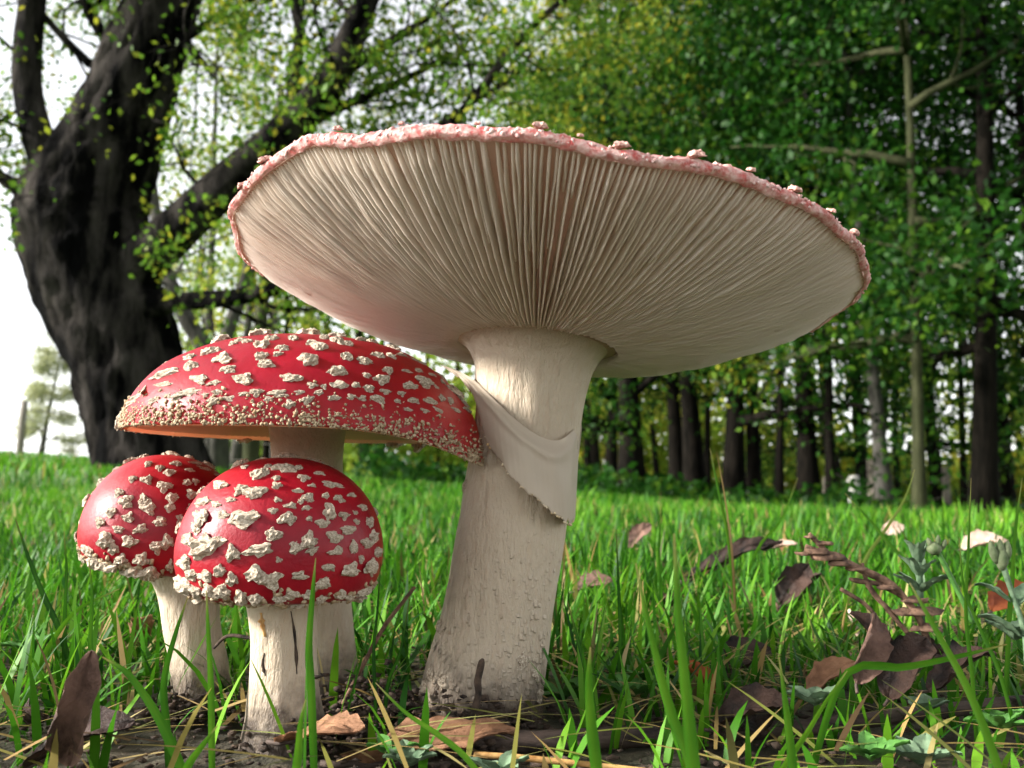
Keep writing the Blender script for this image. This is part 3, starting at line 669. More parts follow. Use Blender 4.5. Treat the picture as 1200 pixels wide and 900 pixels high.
obj('partial_veil', mesh_np('partial_veil', V - base_le, q), M['veil'], cap_le)
nC = 240; a_ = RNG.uniform(0, 6.28, nC); th_ = RNG.uniform(math.radians(35), math.radians(100), nC); r_ = (RL - RL * .22 * (1 - np.cos(th_))) * rf(a_)
Ps = np.stack([r_ * np.cos(a_), r_ * np.sin(a_), -RL * .42 * np.sin(th_)], -1) @ TL.T + CL; Ns = np.stack([np.cos(a_), np.sin(a_), -np.sin(th_)], -1)
Vc, Tc = crumbs(Ps, Ns, RNG.uniform(.0004, .0011, nC), 33); tag(obj('margin_crust', mesh_np('margin_crust', Vc - base_le, None, Tc), M['wart_crust'], cap_le), kind='stuff')
V, q, _ = stem_loft([(664, 172, 272), (690, 185, 260), (710, 190, 256), (740, 194, 258), (770, 200, 264), (795, 203, 268), (820, 204, 272), (840, 204, 274)], .290, 64, 80, .06, 170, 32)
stem_le = obj('stem', mesh_np('stem', V - base_le, q), M['stem_small'], le)

#PART2
# ------------------------------------------------------------------ trees
def leaves_mesh(name, C, size, rng, tint, droop=.3, attrs=True):
    """many leaf-shaped quads, each folded along its midrib"""
    n = len(C); d = rng.normal(size=(n, 3)); d[:, 2] -= droop; d /= np.linalg.norm(d, axis=1)[:, None]
    u = rng.normal(size=(n, 3)); u[:, 2] += .9; s = np.cross(d, u); s /= np.linalg.norm(s, axis=1)[:, None] + 1e-9
    nn = np.cross(s, d); L = size * rng.uniform(.6, 1.3, n)[:, None]
    V = np.stack([C, C + d * L * .45 + s * L * .30 + nn * L * .06, C + d * L, C + d * L * .45 - s * L * .30 + nn * L * .06], 1).reshape(-1, 3)
    q = np.arange(4 * n).reshape(-1, 4)
    return mesh_np(name, V, q, None, True, {'tint': np.repeat(tint, 4)})
def clumped(rng, centres, spread, per):
    k = len(centres); C = np.repeat(centres, per, 0)
    return C + rng.normal(size=C.shape) * np.repeat(spread, per)[:, None] * [1, 1, .7]

def branch_path(rng, p0, d0, L, n=8, wander=.18, lift=.05):
    P = [np.array(p0, float)]; d = np.array(d0, float); d /= np.linalg.norm(d)
    for k in range(n):
        d = d + rng.normal(size=3) * wander + [0, 0, lift]; d /= np.linalg.norm(d); P.append(P[-1] + d * L / n)
    return np.array(P)
def tree_kit(seed, H=10.0, r0=.20, base_h=1.6, nl=11, spreadR=2.6, leaf=.13, per=120, mat='leaf_dark', bark='bark_far', lean=.03, tint_mu=.45, n_extra=1):
    """meshes of one kind of woodland tree, base at origin"""
    rng = np.random.default_rng(seed)
    P = np.array([[math.sin(t * 2.1 + seed) * .12 * t * 2 + lean * t * H * math.cos(seed), math.cos(t * 1.7 + seed) * .12 * t * 2, t * H * .92] for t in np.linspace(0, 1, 16)])
    R = r0 * (1 - .82 * np.linspace(0, 1, 16)) ; R[0] *= 1.5; R[1] *= 1.1
    P[0, 2] -= .25
    kit = {'trunk': mesh_np('trunk', *tube(P, R, 12, .12, 3.0, seed)), 'limbs': [], 'bark': bark, 'leafmat': mat}
    cents = []; spr = []
    for k in range(nl):
        h = base_h + (H * .9 - base_h) * ((k + rng.uniform(0, .8)) / nl); i = min(15, int(h / (H * .92) * 15)); a = k * 2.4 + rng.uniform(-.5, .5)
        L = spreadR * (1.05 - .6 * (h / H) ** 1.5) * rng.uniform(.75, 1.15)
        B = branch_path(rng, P[i], [math.cos(a), math.sin(a), rng.uniform(.1, .6)], L, 9, .14, -.02 if h < H * .4 else .03)
        rb = R[i] * .42 * np.linspace(1, .15, len(B))
        parts = [tube(B, rb, 6)]
        for w in range(5):
            ii = rng.integers(2, 9); dd = (B[ii] - B[ii - 1]); dd = dd / np.linalg.norm(dd) + rng.normal(size=3) * .7
            T = branch_path(rng, B[ii], dd, L * .45, 5, .2, 0); parts.append(tube(T, rb[ii] * .5 * np.linspace(1, .2, 6), 4))
            cents += [T[3], T[5]]; spr += [.28, .25]
        cents += [B[4], B[6], B[9]]; spr += [.30, .32, .34]
        kit['limbs'].append(mesh_np('limb', *join(parts)))
    for k in range(n_extra * nl):
        a = rng.uniform(0, 6.28); h = rng.uniform(base_h, H); rad = spreadR * math.sqrt(rng.uniform(.05, 1)) * (1.0 - .6 * (h / H) ** 2)
        cents.append([math.cos(a) * rad, math.sin(a) * rad, h]); spr.append(.35)
    cents = np.array(cents); spr = np.array(spr)
    C = clumped(rng, cents, spr, per)
    tint = np.clip(np.repeat(rng.normal(tint_mu, .16, len(cents)), per) + rng.normal(0, .15, len(C)), 0, 1)
    kit['crown'] = leaves_mesh('crown', C, leaf, rng, tint)
    kit['nleaf'] = len(C)
    return kit
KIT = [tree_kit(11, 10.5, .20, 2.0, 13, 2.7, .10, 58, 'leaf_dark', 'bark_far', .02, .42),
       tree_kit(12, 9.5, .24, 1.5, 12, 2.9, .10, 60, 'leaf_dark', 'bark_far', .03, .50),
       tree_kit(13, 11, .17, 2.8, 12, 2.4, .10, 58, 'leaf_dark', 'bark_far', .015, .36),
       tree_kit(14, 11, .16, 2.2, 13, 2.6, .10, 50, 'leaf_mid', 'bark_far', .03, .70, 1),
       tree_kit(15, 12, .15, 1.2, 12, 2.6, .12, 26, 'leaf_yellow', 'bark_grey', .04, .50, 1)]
def plant_tree(kit, px, Y, scale, rot, label, group=None, bark=None, rscale=1.0, name='woodland_tree', wide=1.0):
    p = on_ground(px, Y); t = thing(name, label, 'tree', p, group)
    t.rotation_euler = (.05 * math.sin(rot * 5 + px), .06 * math.sin(rot * 3 + px * .7), rot); t.scale = (scale * wide, scale * wide, scale)
    bm_ = M[bark or kit['bark']]
    def add(nm, me, mat):
        if len(me.materials) == 0: me.materials.append(mat)
        o = bpy.data.objects.new(nm, me); COL.objects.link(o); o.parent = t
        o.material_slots[0].link = 'OBJECT'; o.material_slots[0].material = mat; return o
    tr = add('trunk', kit['trunk'], bm_); tr.scale = (rscale, rscale, 1)
    for l in kit['limbs']: add('limb', l, bm_)
    add('crown', kit['crown'], M[kit['leafmat']])
    return t
WG = 'trees of the shaded woodland edge'
dark_label = ['dark-trunked leafy tree of middling girth in the shaded wood', 'stout dark-trunked leafy tree in the shaded wood', 'slim dark-trunked leafy tree in the shaded wood']
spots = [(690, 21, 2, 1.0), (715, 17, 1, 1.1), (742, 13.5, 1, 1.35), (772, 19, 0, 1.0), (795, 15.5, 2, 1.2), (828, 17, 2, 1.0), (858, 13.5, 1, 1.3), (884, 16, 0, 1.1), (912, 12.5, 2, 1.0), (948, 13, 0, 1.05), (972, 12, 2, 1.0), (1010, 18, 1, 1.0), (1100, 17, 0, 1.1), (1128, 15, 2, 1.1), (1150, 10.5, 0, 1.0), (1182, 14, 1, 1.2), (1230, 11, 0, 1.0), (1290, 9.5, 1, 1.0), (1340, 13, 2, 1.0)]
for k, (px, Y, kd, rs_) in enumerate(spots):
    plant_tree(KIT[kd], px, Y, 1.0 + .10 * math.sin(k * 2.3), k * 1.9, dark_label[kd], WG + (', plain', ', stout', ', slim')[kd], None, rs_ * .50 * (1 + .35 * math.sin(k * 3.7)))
plant_tree(KIT[2], 1038, 11.5, 1.0, .7, 'slim grey-barked tree beside the olive-green trunk at the wood edge', None, 'bark_grey', .55)
plant_tree(KIT[0], 1076, 10.0, 1.05, 2.2, 'straight tree with mossy olive-green trunk at the wood edge', None, 'bark_olive', .33)
for k, (px, Y, kd, rs_) in enumerate([(655, 17, 3, .9), (615, 22, 3, .8), (815, 14.5, 3, 1.0), (740, 15, 3, .9), (700, 25, 3, .9)]):
    plant_tree(KIT[kd], px, Y, 1.05, k * 2.1 + .4, 'loose green-leaved tree rising behind the huge upturned cap', 'trees behind the huge cap', None, rs_)
for k, (px, Y, rs_) in enumerate([(235, 17, .8), (275, 19, .9), (320, 24, .8), (428, 17, 1.0), (390, 26, .8), (205, 24, .8)]):
    plant_tree(KIT[4], px, Y, .72 if k in (2, 3, 4) else .85, k * 1.7, 'thin-stemmed tree with yellow-green leaves behind the spread red cap', 'yellow-green trees beyond the old tree', None if k != 3 else 'bark_far', rs_)
# tree far across the meadow, sky glare painted into its pale leaves
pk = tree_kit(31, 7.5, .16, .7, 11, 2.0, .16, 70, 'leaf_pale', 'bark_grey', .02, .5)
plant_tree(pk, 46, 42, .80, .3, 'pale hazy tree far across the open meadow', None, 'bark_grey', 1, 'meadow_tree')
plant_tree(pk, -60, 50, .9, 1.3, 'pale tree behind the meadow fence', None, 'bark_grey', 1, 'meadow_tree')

# ---- far wood behind: reads as one mass
rng = np.random.default_rng(77); nL = 52000
pxs = rng.uniform(215, 1400, nL); Ys = rng.uniform(28, 44, nL); hs = np.where(rng.random(nL) < .45, rng.uniform(0, .28, nL), rng.uniform(0, 1, nL) ** 1.25)
top = np.interp(pxs, [215, 330, 420, 640, 900, 1000, 1400], [10, 11, 11, 12, 11, 7, 7]); x_ = (pxs - 600) / FPX * Ys
z_ = terrain(x_, Ys) + hs * top + .2
C = np.stack([x_, Ys, z_], -1)
keep = fbm(C, .45, 5, 3) > np.where(pxs < 480, -.14 + .34 * hs, np.where(hs < .3, -.22, -.06))
C = C[keep]; tint = np.clip(.55 + .5 * fbm(C, .3, 9, 3) + rng.normal(0, .16, len(C)), 0, 1)
tag(obj('distant_woodland', leaves_mesh('distant_woodland', C, .42, rng, tint), M['leaf_yellow']), 'sunlit yellow-green leaves of the wood far behind the trunks', kind='stuff')  # sunlight on the far wood is put into this brighter leaf colour
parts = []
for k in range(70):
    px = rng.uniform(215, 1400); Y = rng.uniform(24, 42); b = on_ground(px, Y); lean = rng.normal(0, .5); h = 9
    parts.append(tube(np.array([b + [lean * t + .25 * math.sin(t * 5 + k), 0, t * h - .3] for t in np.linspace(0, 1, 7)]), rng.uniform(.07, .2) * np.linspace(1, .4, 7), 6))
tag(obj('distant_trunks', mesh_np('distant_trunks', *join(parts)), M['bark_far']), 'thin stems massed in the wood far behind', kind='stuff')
# undergrowth at the foot of the wood
nL = 26000; pxs = rng.uniform(420, 1400, nL); Ys = rng.uniform(10.5, 20, nL); x_ = (pxs - 600) / FPX * Ys
m_ = fbm(np.stack([x_, Ys, 0 * x_], -1), .7, 4, 3); z_ = terrain(x_, Ys) + rng.uniform(0, 1, nL) ** 1.5 * np.clip(.10 + .7 * m_, .06, .5)
C = np.stack([x_, Ys, z_], -1)
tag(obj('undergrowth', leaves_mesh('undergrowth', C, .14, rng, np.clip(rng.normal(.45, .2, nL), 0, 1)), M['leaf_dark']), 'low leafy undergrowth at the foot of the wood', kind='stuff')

# ---- the old leaning tree on the left
YT = 5.5
def pxpath(rows, n):
    """rows (px, py, width px, distance) -> points, radii"""
    r = smooth_path(rows, n); return np.array([at(a, b, d) for a, b, w, d in r]), np.array([max(w, .6) / 2 * mpp(d) for a, b, w, d in r])
wb = on_ground(160, YT)
wil = thing('old_tree', 'massive dark leaning tree with forked trunk and rough black bark', 'tree', wb)
def wpart(name, rows, n=30, seg=28, rough=.10, rs=3.2, seed=1, ridge=.5, flat=1.0):
    P, Rr = pxpath(rows, n); V, q, t = tube(P, Rr, seg, rough, rs, seed, flat, True, ridge)
    return obj(name, mesh_np(name, V - wb, q, t), M['bark_dark'], wil), P, Rr
wtrunk, TP, TR = wpart('trunk', [(188, 600, 141, 5.5), (180, 560, 120, 5.5), (166, 500, 110, 5.5), (154, 440, 116, 5.5), (138, 390, 122, 5.5), (116, 340, 129, 5.5), (100, 290, 135, 5.5), (100, 240, 133, 5.5), (120, 190, 116, 5.48), (145, 130, 99, 5.45), (166, 70, 89, 5.4), (188, 10, 80, 5.35), (208, -60, 75, 5.3), (233, -160, 65, 5.2), (248, -300, 47, 5.1)], 90, 72, .11, 5.0, 4, 1.1)
limbs = [
    [(75, 235, 60, 5.45), (58, 195, 42, 5.42), (42, 150, 34, 5.4), (32, 100, 32, 5.4), (33, 50, 32, 5.4), (38, 0, 30, 5.4), (44, -70, 26, 5.4), (60, -170, 18, 5.4)],
    [(140, 330, 70, 5.45), (190, 285, 56, 5.3), (240, 240, 48, 5.15), (290, 195, 46, 5.0), (340, 150, 42, 4.9), (385, 100, 40, 4.8), (410, 50, 34, 4.75), (430, 0, 28, 4.7), (455, -80, 22, 4.6), (480, -180, 14, 4.6)],
    [(160, 360, 50, 5.4), (200, 354, 24, 5.3), (250, 351, 21, 5.1), (300, 344, 19, 5.0), (340, 330, 17, 4.9), (400, 300, 12, 4.8), (470, 280, 8, 4.7)],
    [(385, 95, 20, 4.8), (440, 60, 14, 4.85), (490, 28, 9, 4.9), (530, 0, 6, 5.0), (570, -40, 4, 5.0)],
    [(330, 155, 18, 4.9), (400, 125, 13, 4.9), (470, 95, 9, 5.0), (530, 62, 6, 5.1)],
    [(345, 140, 22, 4.9), (345, 90, 18, 4.9), (352, 40, 15, 4.9), (345, 0, 13, 4.9), (340, -70, 9, 4.9)],
    [(215, 45, 14, 5.3), (240, 30, 10, 5.2), (275, 12, 7, 5.1), (310, -15, 5, 5.0)],
    [(210, 45, 13, 5.3), (235, 70, 9, 5.1), (250, 90, 5, 5.0)],
    [(120, 40, 16, 5.4), (100, 5, 12, 5.4), (85, -40, 9, 5.4)],
    [(105, 75, 12, 5.4), (75, 45, 10, 5.45), (40, 5, 8, 5.5), (10, -30, 6, 5.5)],
    [(30, 225, 26, 5.4), (5, 210, 16, 5.4), (-25, 190, 12, 5.4), (-70, 160, 8, 5.4)],
    [(560, 110, 13, 4.6), (590, 70, 11, 4.6), (625, 30, 9, 4.6), (665, -5, 8, 4.6), (720, -50, 6, 4.6)],
    [(500, 160, 9, 4.7), (545, 125, 8, 4.7), (595, 95, 6, 4.7), (625, 60, 4, 4.7)],
]
rng = np.random.default_rng(5); wtips = []; wparts = []
limbs[11] = [(430, 240, 16, 4.75), (500, 175, 14, 4.7)] + limbs[11]
limbs[12] = [(430, 235, 12, 4.75)] + limbs[12]
for k, r in enumerate(limbs):
    o, P, Rr = wpart('limb', r, 26, 18 if k < 3 else 8, .10 if k < 3 else .05, 3.2, 20 + k, .6 if k < 3 else 0)
    for ii in range(6, 26, 3 if k in (0, 1) else 2):
        d = P[ii] - P[ii - 1]; d /= np.linalg.norm(d); d = d * .6 + rng.normal(size=3) * [.8, .5, .6]
        L = rng.uniform(.35, 1.0); T = branch_path(rng, P[ii], d, L, 8, .22, -.03)
        r1 = min(Rr[ii] * .35, .016); wparts.append(tube(T, r1 * np.linspace(1, .25, 9), 5))
        for w in range(3):
            jj = rng.integers(3, 9); T2 = branch_path(rng, T[jj], (T[jj] - T[jj - 1]) * 12 + rng.normal(size=3) * .7, L * .5, 5, .25, -.05)
            wparts.append(tube(T2, r1 * .45 * np.linspace(1, .3, 6), 4)); wtips += [T2[3], T2[5]]
        wtips += [T[5], T[8]]
V, q, t = join(wparts)
tag(obj('twigs', mesh_np('twigs', V - wb, q, t), M['bark_dark'], wil), kind='stuff')
wtips = np.array(wtips)
# leafy shoots close to the bole
ex_ = [at(a, b, d) for a, b, d in [(150, 260, 5.0), (165, 290, 5.0), (185, 310, 4.9), (210, 300, 4.9), (230, 260, 4.9), (250, 240, 4.8), (150, 225, 5.0), (300, 120, 4.8), (310, 90, 4.8), (330, 125, 4.7), (280, 180, 4.8), (350, 60, 4.8), (270, 40, 5.0), (180, 330, 4.9), (240, 310, 4.9), (15, 140, 5.3), (10, 60, 5.3), (70, 100, 5.5), (60, 60, 5.5), (450, 40, 4.8), (480, 100, 4.8), (520, 130, 4.8)]]
cent = np.vstack([wtips, ex_, np.array(ex_) + rng.normal(size=(len(ex_), 3)) * .1])
C = clumped(rng, cent, np.full(len(cent), .085), 22)
C = C[C[:, 2] > .35]
Cp = (C - [0, 0, CAMZ]) * (5.42 / C[:, 1:2]) + [0, 0, CAMZ]
dt = np.min(np.linalg.norm((Cp[:, None] - TP[None, ::2])[..., [0, 2]], axis=2) - TR[None, ::2], axis=1)   # keep most leaves clear of the bare bole
C = C[(dt > .02) | (rng.random(len(C)) < .10)]
tag(obj('crown', leaves_mesh('crown', C - wb, .046, rng, np.clip(rng.normal(.45, .22, len(C)), 0, 1)), M['leaf_mid'], wil), 'sparse small green leaves with sky gaps')

for rows_, lb in (([(262, 470, 22, 9), (240, 410, 20, 9), (214, 365, 19, 9), (196, 320, 17, 9.1), (182, 250, 14, 9.2), (172, 150, 9, 9.3)], 'grey sapling leaning towards the old dark trunk'),
                  ([(252, 470, 20, 9.6), (264, 400, 18, 9.6), (281, 350, 16, 9.6), (296, 300, 15, 9.6), (315, 220, 12, 9.6), (330, 100, 8, 9.7)], 'darker sapling leaning away from the old dark trunk'),
                  ([(290, 600, 22, 7.5), (294, 545, 20, 7.5), (296, 500, 19, 7.5), (300, 430, 17, 7.5), (310, 330, 14, 7.6), (318, 200, 9, 7.7)], 'slim greenish sapling seen under the spread red cap')):
    P, Rr = pxpath(rows_, 24); b0 = np.array([P[0][0], P[0][1], float(terrain(P[0][0], P[0][1]))]); P[0, 2] = b0[2] - .1
    t_ = thing('sapling', lb, 'tree', b0); V, q, tt = tube(P, Rr, 10, .12, 5, 3); obj('trunk', mesh_np('trunk', V - b0, q, tt), M['bark_olive' if 'green' in lb else 'bark_grey'], t_)
    tips = []
    for k in range(7):
        ii = 12 + k * 3 // 2; B_ = branch_path(rng, P[ii], rng.normal(size=3) * [1, .6, .5] + [0, 0, .3], 1.1, 7, .2, .02); V, q, tt = tube(B_, Rr[ii] * .3 * np.linspace(1, .2, 8), 5); obj('limb', mesh_np('limb', V - b0, q, tt), M['bark_grey'], t_); tips += [B_[4], B_[6], B_[7]]
    C = clumped(rng, np.array(tips), np.full(len(tips), .2), 26); obj('crown', leaves_mesh('crown', C - b0, .08, rng, np.clip(rng.normal(.5, .2, len(C)), 0, 1)), M['leaf_yellow'], t_)

# ------------------------------------------------------------------ fences
f = thing('wire_fence', 'thin wire fence crossing the meadow behind the old tree', 'fence', on_ground(40, 12))
fb = np.array(f.location)
for pxp in (-120, 20, 330):
    b = on_ground(pxp, 12); P = np.array([b + [0.01 * k, 0, z] for k, z in enumerate((-.2, .2, .5, .78))])
    V, q, t = tube(P, [.05, .048, .047, .045], 8, .08, 6, pxp); obj('post', mesh_np('post', V - fb, q, t), M['post_wood'], f)
for hgt in (.18, .42, .66):
    P = np.array([on_ground(px, 12, hgt - .03 * math.sin((px - 20) / 140 * math.pi) ** 2) for px in np.linspace(-120, 330, 30)])
    V, q, t = tube(P, np.full(30, .007), 5); obj('wire', mesh_np('wire', V - fb, q, t), M['wire'], f)
f2 = thing('post_and_wire_fence', 'low post fence with sagging wire between the wood edge trunks', 'fence', on_ground(1022, 14)); fb = np.array(f2.location)
for pxp, Y, h, mt, w in ((1000, 14.5, .62, 'post_pale', .11), (1022, 13.5, .85, 'post_wood', .07), (1109, 13.5, .8, 'post_wood', .06), (968, 15.5, .6, 'post_wood', .06)):
    b = on_ground(pxp, Y); V, q, t = tube(np.array([b + [0, 0, z] for z in (-.2, .3, h)]), [w, w * .98, w * .9], 9, .08, 6, pxp)
    obj('post', mesh_np('post', V - fb, q, t), M[mt], f2)
for hgt in (.35, .62):
    P = np.array([on_ground(px, 13.6, hgt - .12 * math.sin((px - 968) / 141 * math.pi * 2) ** 2) for px in np.linspace(968, 1109, 24)])
    V, q, t = tube(P, np.full(24, .010), 5); obj('wire', mesh_np('wire', V - fb, q, t), M['wire'], f2)

# ------------------------------------------------------------------ grass
def blades(base, h, w, az, lean, curl, tint, dry, S=5, rng=RNG):
    """tapered bent strips"""
    n = len(base); u = np.linspace(0, 1, S); dirx = np.stack([np.cos(az), np.sin(az), 0 * az], -1)
    side = np.stack([-np.sin(az), np.cos(az), 0 * az], -1); tw = rng.uniform(-.8, .8, n)
    P = np.zeros((n, S, 3)); P[:, 0] = base
    for k in range(1, S):
        th = lean + curl * u[k]; seg = (h / (S - 1))[:, None]
        P[:, k] = P[:, k - 1] + seg * (dirx * np.sin(th)[:, None] + np.array([0, 0, 1.0]) * np.cos(th)[:, None])
    wid = np.array([.75, 1.0, .9, .62, 0][:S]) if S == 5 else np.interp(u, [0, .3, .7, 1], [.75, 1, .7, 0])
    V = np.zeros((n, 2 * (S - 1) + 1, 3))
    for k in range(S - 1):
        sd_ = side * np.cos(tw * u[k])[:, None] + dirx * np.sin(tw * u[k])[:, None]
        V[:, 2 * k] = P[:, k] - sd_ * (w * wid[k] / 2)[:, None]; V[:, 2 * k + 1] = P[:, k] + sd_ * (w * wid[k] / 2)[:, None]
    V[:, -1] = P[:, -1]
    m = 2 * (S - 1) + 1; o = np.arange(n)[:, None, None] * m
    q = (np.array([[2 * k, 2 * k + 1, 2 * k + 3, 2 * k + 2] for k in range(S - 2)])[None] + o).reshape(-1, 4)
    t = (np.array([[2 * S - 4, 2 * S - 3, 2 * S - 2]])[None] + o).reshape(-1, 3)
    return V.reshape(-1, 3), q, t, np.repeat(tint, m), np.repeat(dry, m)
def grass(name, label, base, h, w, flatdry=0.0, S=5, seed=0):
    rng = np.random.default_rng(seed); n = len(base)
    az = rng.uniform(0, 6.283, n); lean = np.abs(rng.normal(0, .28, n)); curl = rng.uniform(0, 1.1, n)
    tint = np.clip(.45 + .5 * fbm(base, 2.6, seed + 2, 3) + rng.normal(0, .27, n), 0, 1); dry = (rng.random(n) < .07) * rng.uniform(.5, 1, n)  # tint spread: natural variety, widened to paint dark gaps and highlights
    fl = rng.random(n) < flatdry; lean = np.where(fl, rng.uniform(1.15, 1.5, n), lean); curl = np.where(fl, .15, curl); dry = np.where(fl, rng.uniform(.4, 1, n), dry)
    base = base.copy(); base[:, 2] += np.where(fl, rng.uniform(.001, .010, n), 0)
    V, q, t, a, b = blades(base, h, w, az, lean, curl, tint, dry, S, rng)
    return tag(obj(name, mesh_np(name, V, q, t, True, {'tint': a, 'dry': b}), M['grass']), label, kind='stuff')
STEMS = [(base_big, .030), (base_mid, .016), (base_fr, .016), (base_le, .014)]
def scatter(n, y0, y1, k, pw, seed, bare=True):
    rng = np.random.default_rng(seed); Y = y0 + (y1 - y0) * rng.random(n) ** pw; X = rng.uniform(-1, 1, n) * (k * Y + .10)
    B = np.stack([X, Y, terrain(X, Y)], -1); keep = np.ones(n, bool)
    if bare:
        for c, r in STEMS: keep &= np.hypot(X - c[0], Y - c[1]) > r
        nz = fbm(B, 16, 5, 3)
        dens = np.clip((Y - .165) / .15, .10, 1)
        dens = np.where(X < -.07, np.clip((Y - .11) / .08, .0, 1), dens)
        keep &= rng.random(n) < np.clip(dens * (np.where(X < -.06, 1.0, .78) + 1.1 * fbm(B, 9, 8, 3)) + .2 * nz, .03, 1)
        for c, r in STEMS:                          # keep the view to the mushrooms free of close blades
            sx = X / Y; cx = c[0] / c[1]
            keep &= ~((np.abs(sx - cx) < .085) & (Y < c[1] - r * .6) & (rng.random(n) < .66))
    return B[keep]
B = scatter(30000, .15, .9, .80, .62, 1); rg = np.random.default_rng(2)
hh = (.7 + .5 * (fbm(B, 7, 4, 3) + .3)) * rg.uniform(.016, .044, len(B)) * np.clip(.6 + (B[:, 1] - .15) * 1.6, .6, 1.15)
grass('grass', 'dense short green grass of the meadow round the toadstools', B, hh, rg.uniform(.0011, .0027, len(B)), .10, 5, 3)
B = scatter(38000, .9, 3.0, 1.1, .75, 11, False); rg = np.random.default_rng(12)
grass('grass', 'soft green grass of the open meadow behind the toadstools', B, rg.uniform(.022, .050, len(B)) * (1 + .6 * fbm(B, 3, 4, 3)), rg.uniform(.0020, .0042, len(B)), .09, 5, 13)
B = scatter(50000, 3.0, 11, 1.2, .8, 21, False); rg = np.random.default_rng(22)
grass('grass', 'blurred green turf stretching to the trees', B, rg.uniform(.03, .08, len(B)) * (1 + .9 * fbm(B, 1.2, 4, 3)), rg.uniform(.005, .012, len(B)), .05, 4, 23)
B = scatter(24000, 11, 45, 1.0, .9, 31, False); rg = np.random.default_rng(32)
grass('grass', 'far green turf along the foot of the trees', B, rg.uniform(.06, .16, len(B)), rg.uniform(.02, .04, len(B)), .0, 4, 33)
# flattened straw and short stubble on the bare patch
B = scatter(1900, .17, .50, .75, .7, 41, False); rg = np.random.default_rng(42)
grass('dry_straw', 'tangle of dead straw lying on the bare soil', B, rg.uniform(.012, .045, len(B)), rg.uniform(.0006, .0016, len(B)), .92, 5, 43)

# ---- single tall blades
def fold_blade(name, px_pts, width, Y, label, tint=.5, dry=0.0, group='tall single grass blades', ydepth=None, flat=False):
    gy = 570 + CAMZ / Y * FPX * 1.03 + 6; e = px_pts[-1]; d_ = np.array(e) - np.array(px_pts[-2])
    if e[1] < gy and not flat: px_pts = list(px_pts) + [(e[0] + max(-45, min(45, d_[0] / max(abs(d_[1]), 20) * (gy - e[1]) * .6)), gy)]
    P = smooth_path([(a, b) for a, b in px_pts], 16); m = len(P); V = []
    for k, (a, b) in enumerate(P):
        u = k / (m - 1); y = Y + (ydepth or 0) * (1 - u); c = at(a, b, y); d = P[min(k + 1, m - 1)] - P[max(k - 1, 0)]; d = d / (np.linalg.norm(d) + 1e-9)
        w = width * .42 * mpp(Y) * np.interp(u, [0, .25, .6, .9, 1], [.12, .62, 1, .95, .75]); s = np.array([-d[1], 0, -d[0]])
        s = np.array([d[1], 0.25, d[0]]); s = s / np.linalg.norm(s)
        V += [c - s * w, c + np.array([0, .35 * w, 0]), c + s * w]
    V = np.array(V); i = np.arange(m - 1)[:, None] * 3; j = np.arange(2)[None]
    q = np.stack([i + j, i + j + 1, i + 4 + j, i + 3 + j], -1).reshape(-1, 4)
    b0 = V[-2].copy(); me = mesh_np(name, V - b0, q, None, True, {'tint': np.full(len(V), tint) + .10 * np.sin(np.arange(len(V)) * .4) + np.tile([-.08, .16, -.08], m), 'dry': np.maximum(dry, np.repeat(np.clip(1 - np.arange(m) / 2.2, 0, 1), 3) * .7)})
    o = obj(name, me, M['grass'], None, b0); return tag(o, label, 'grass blade', group)
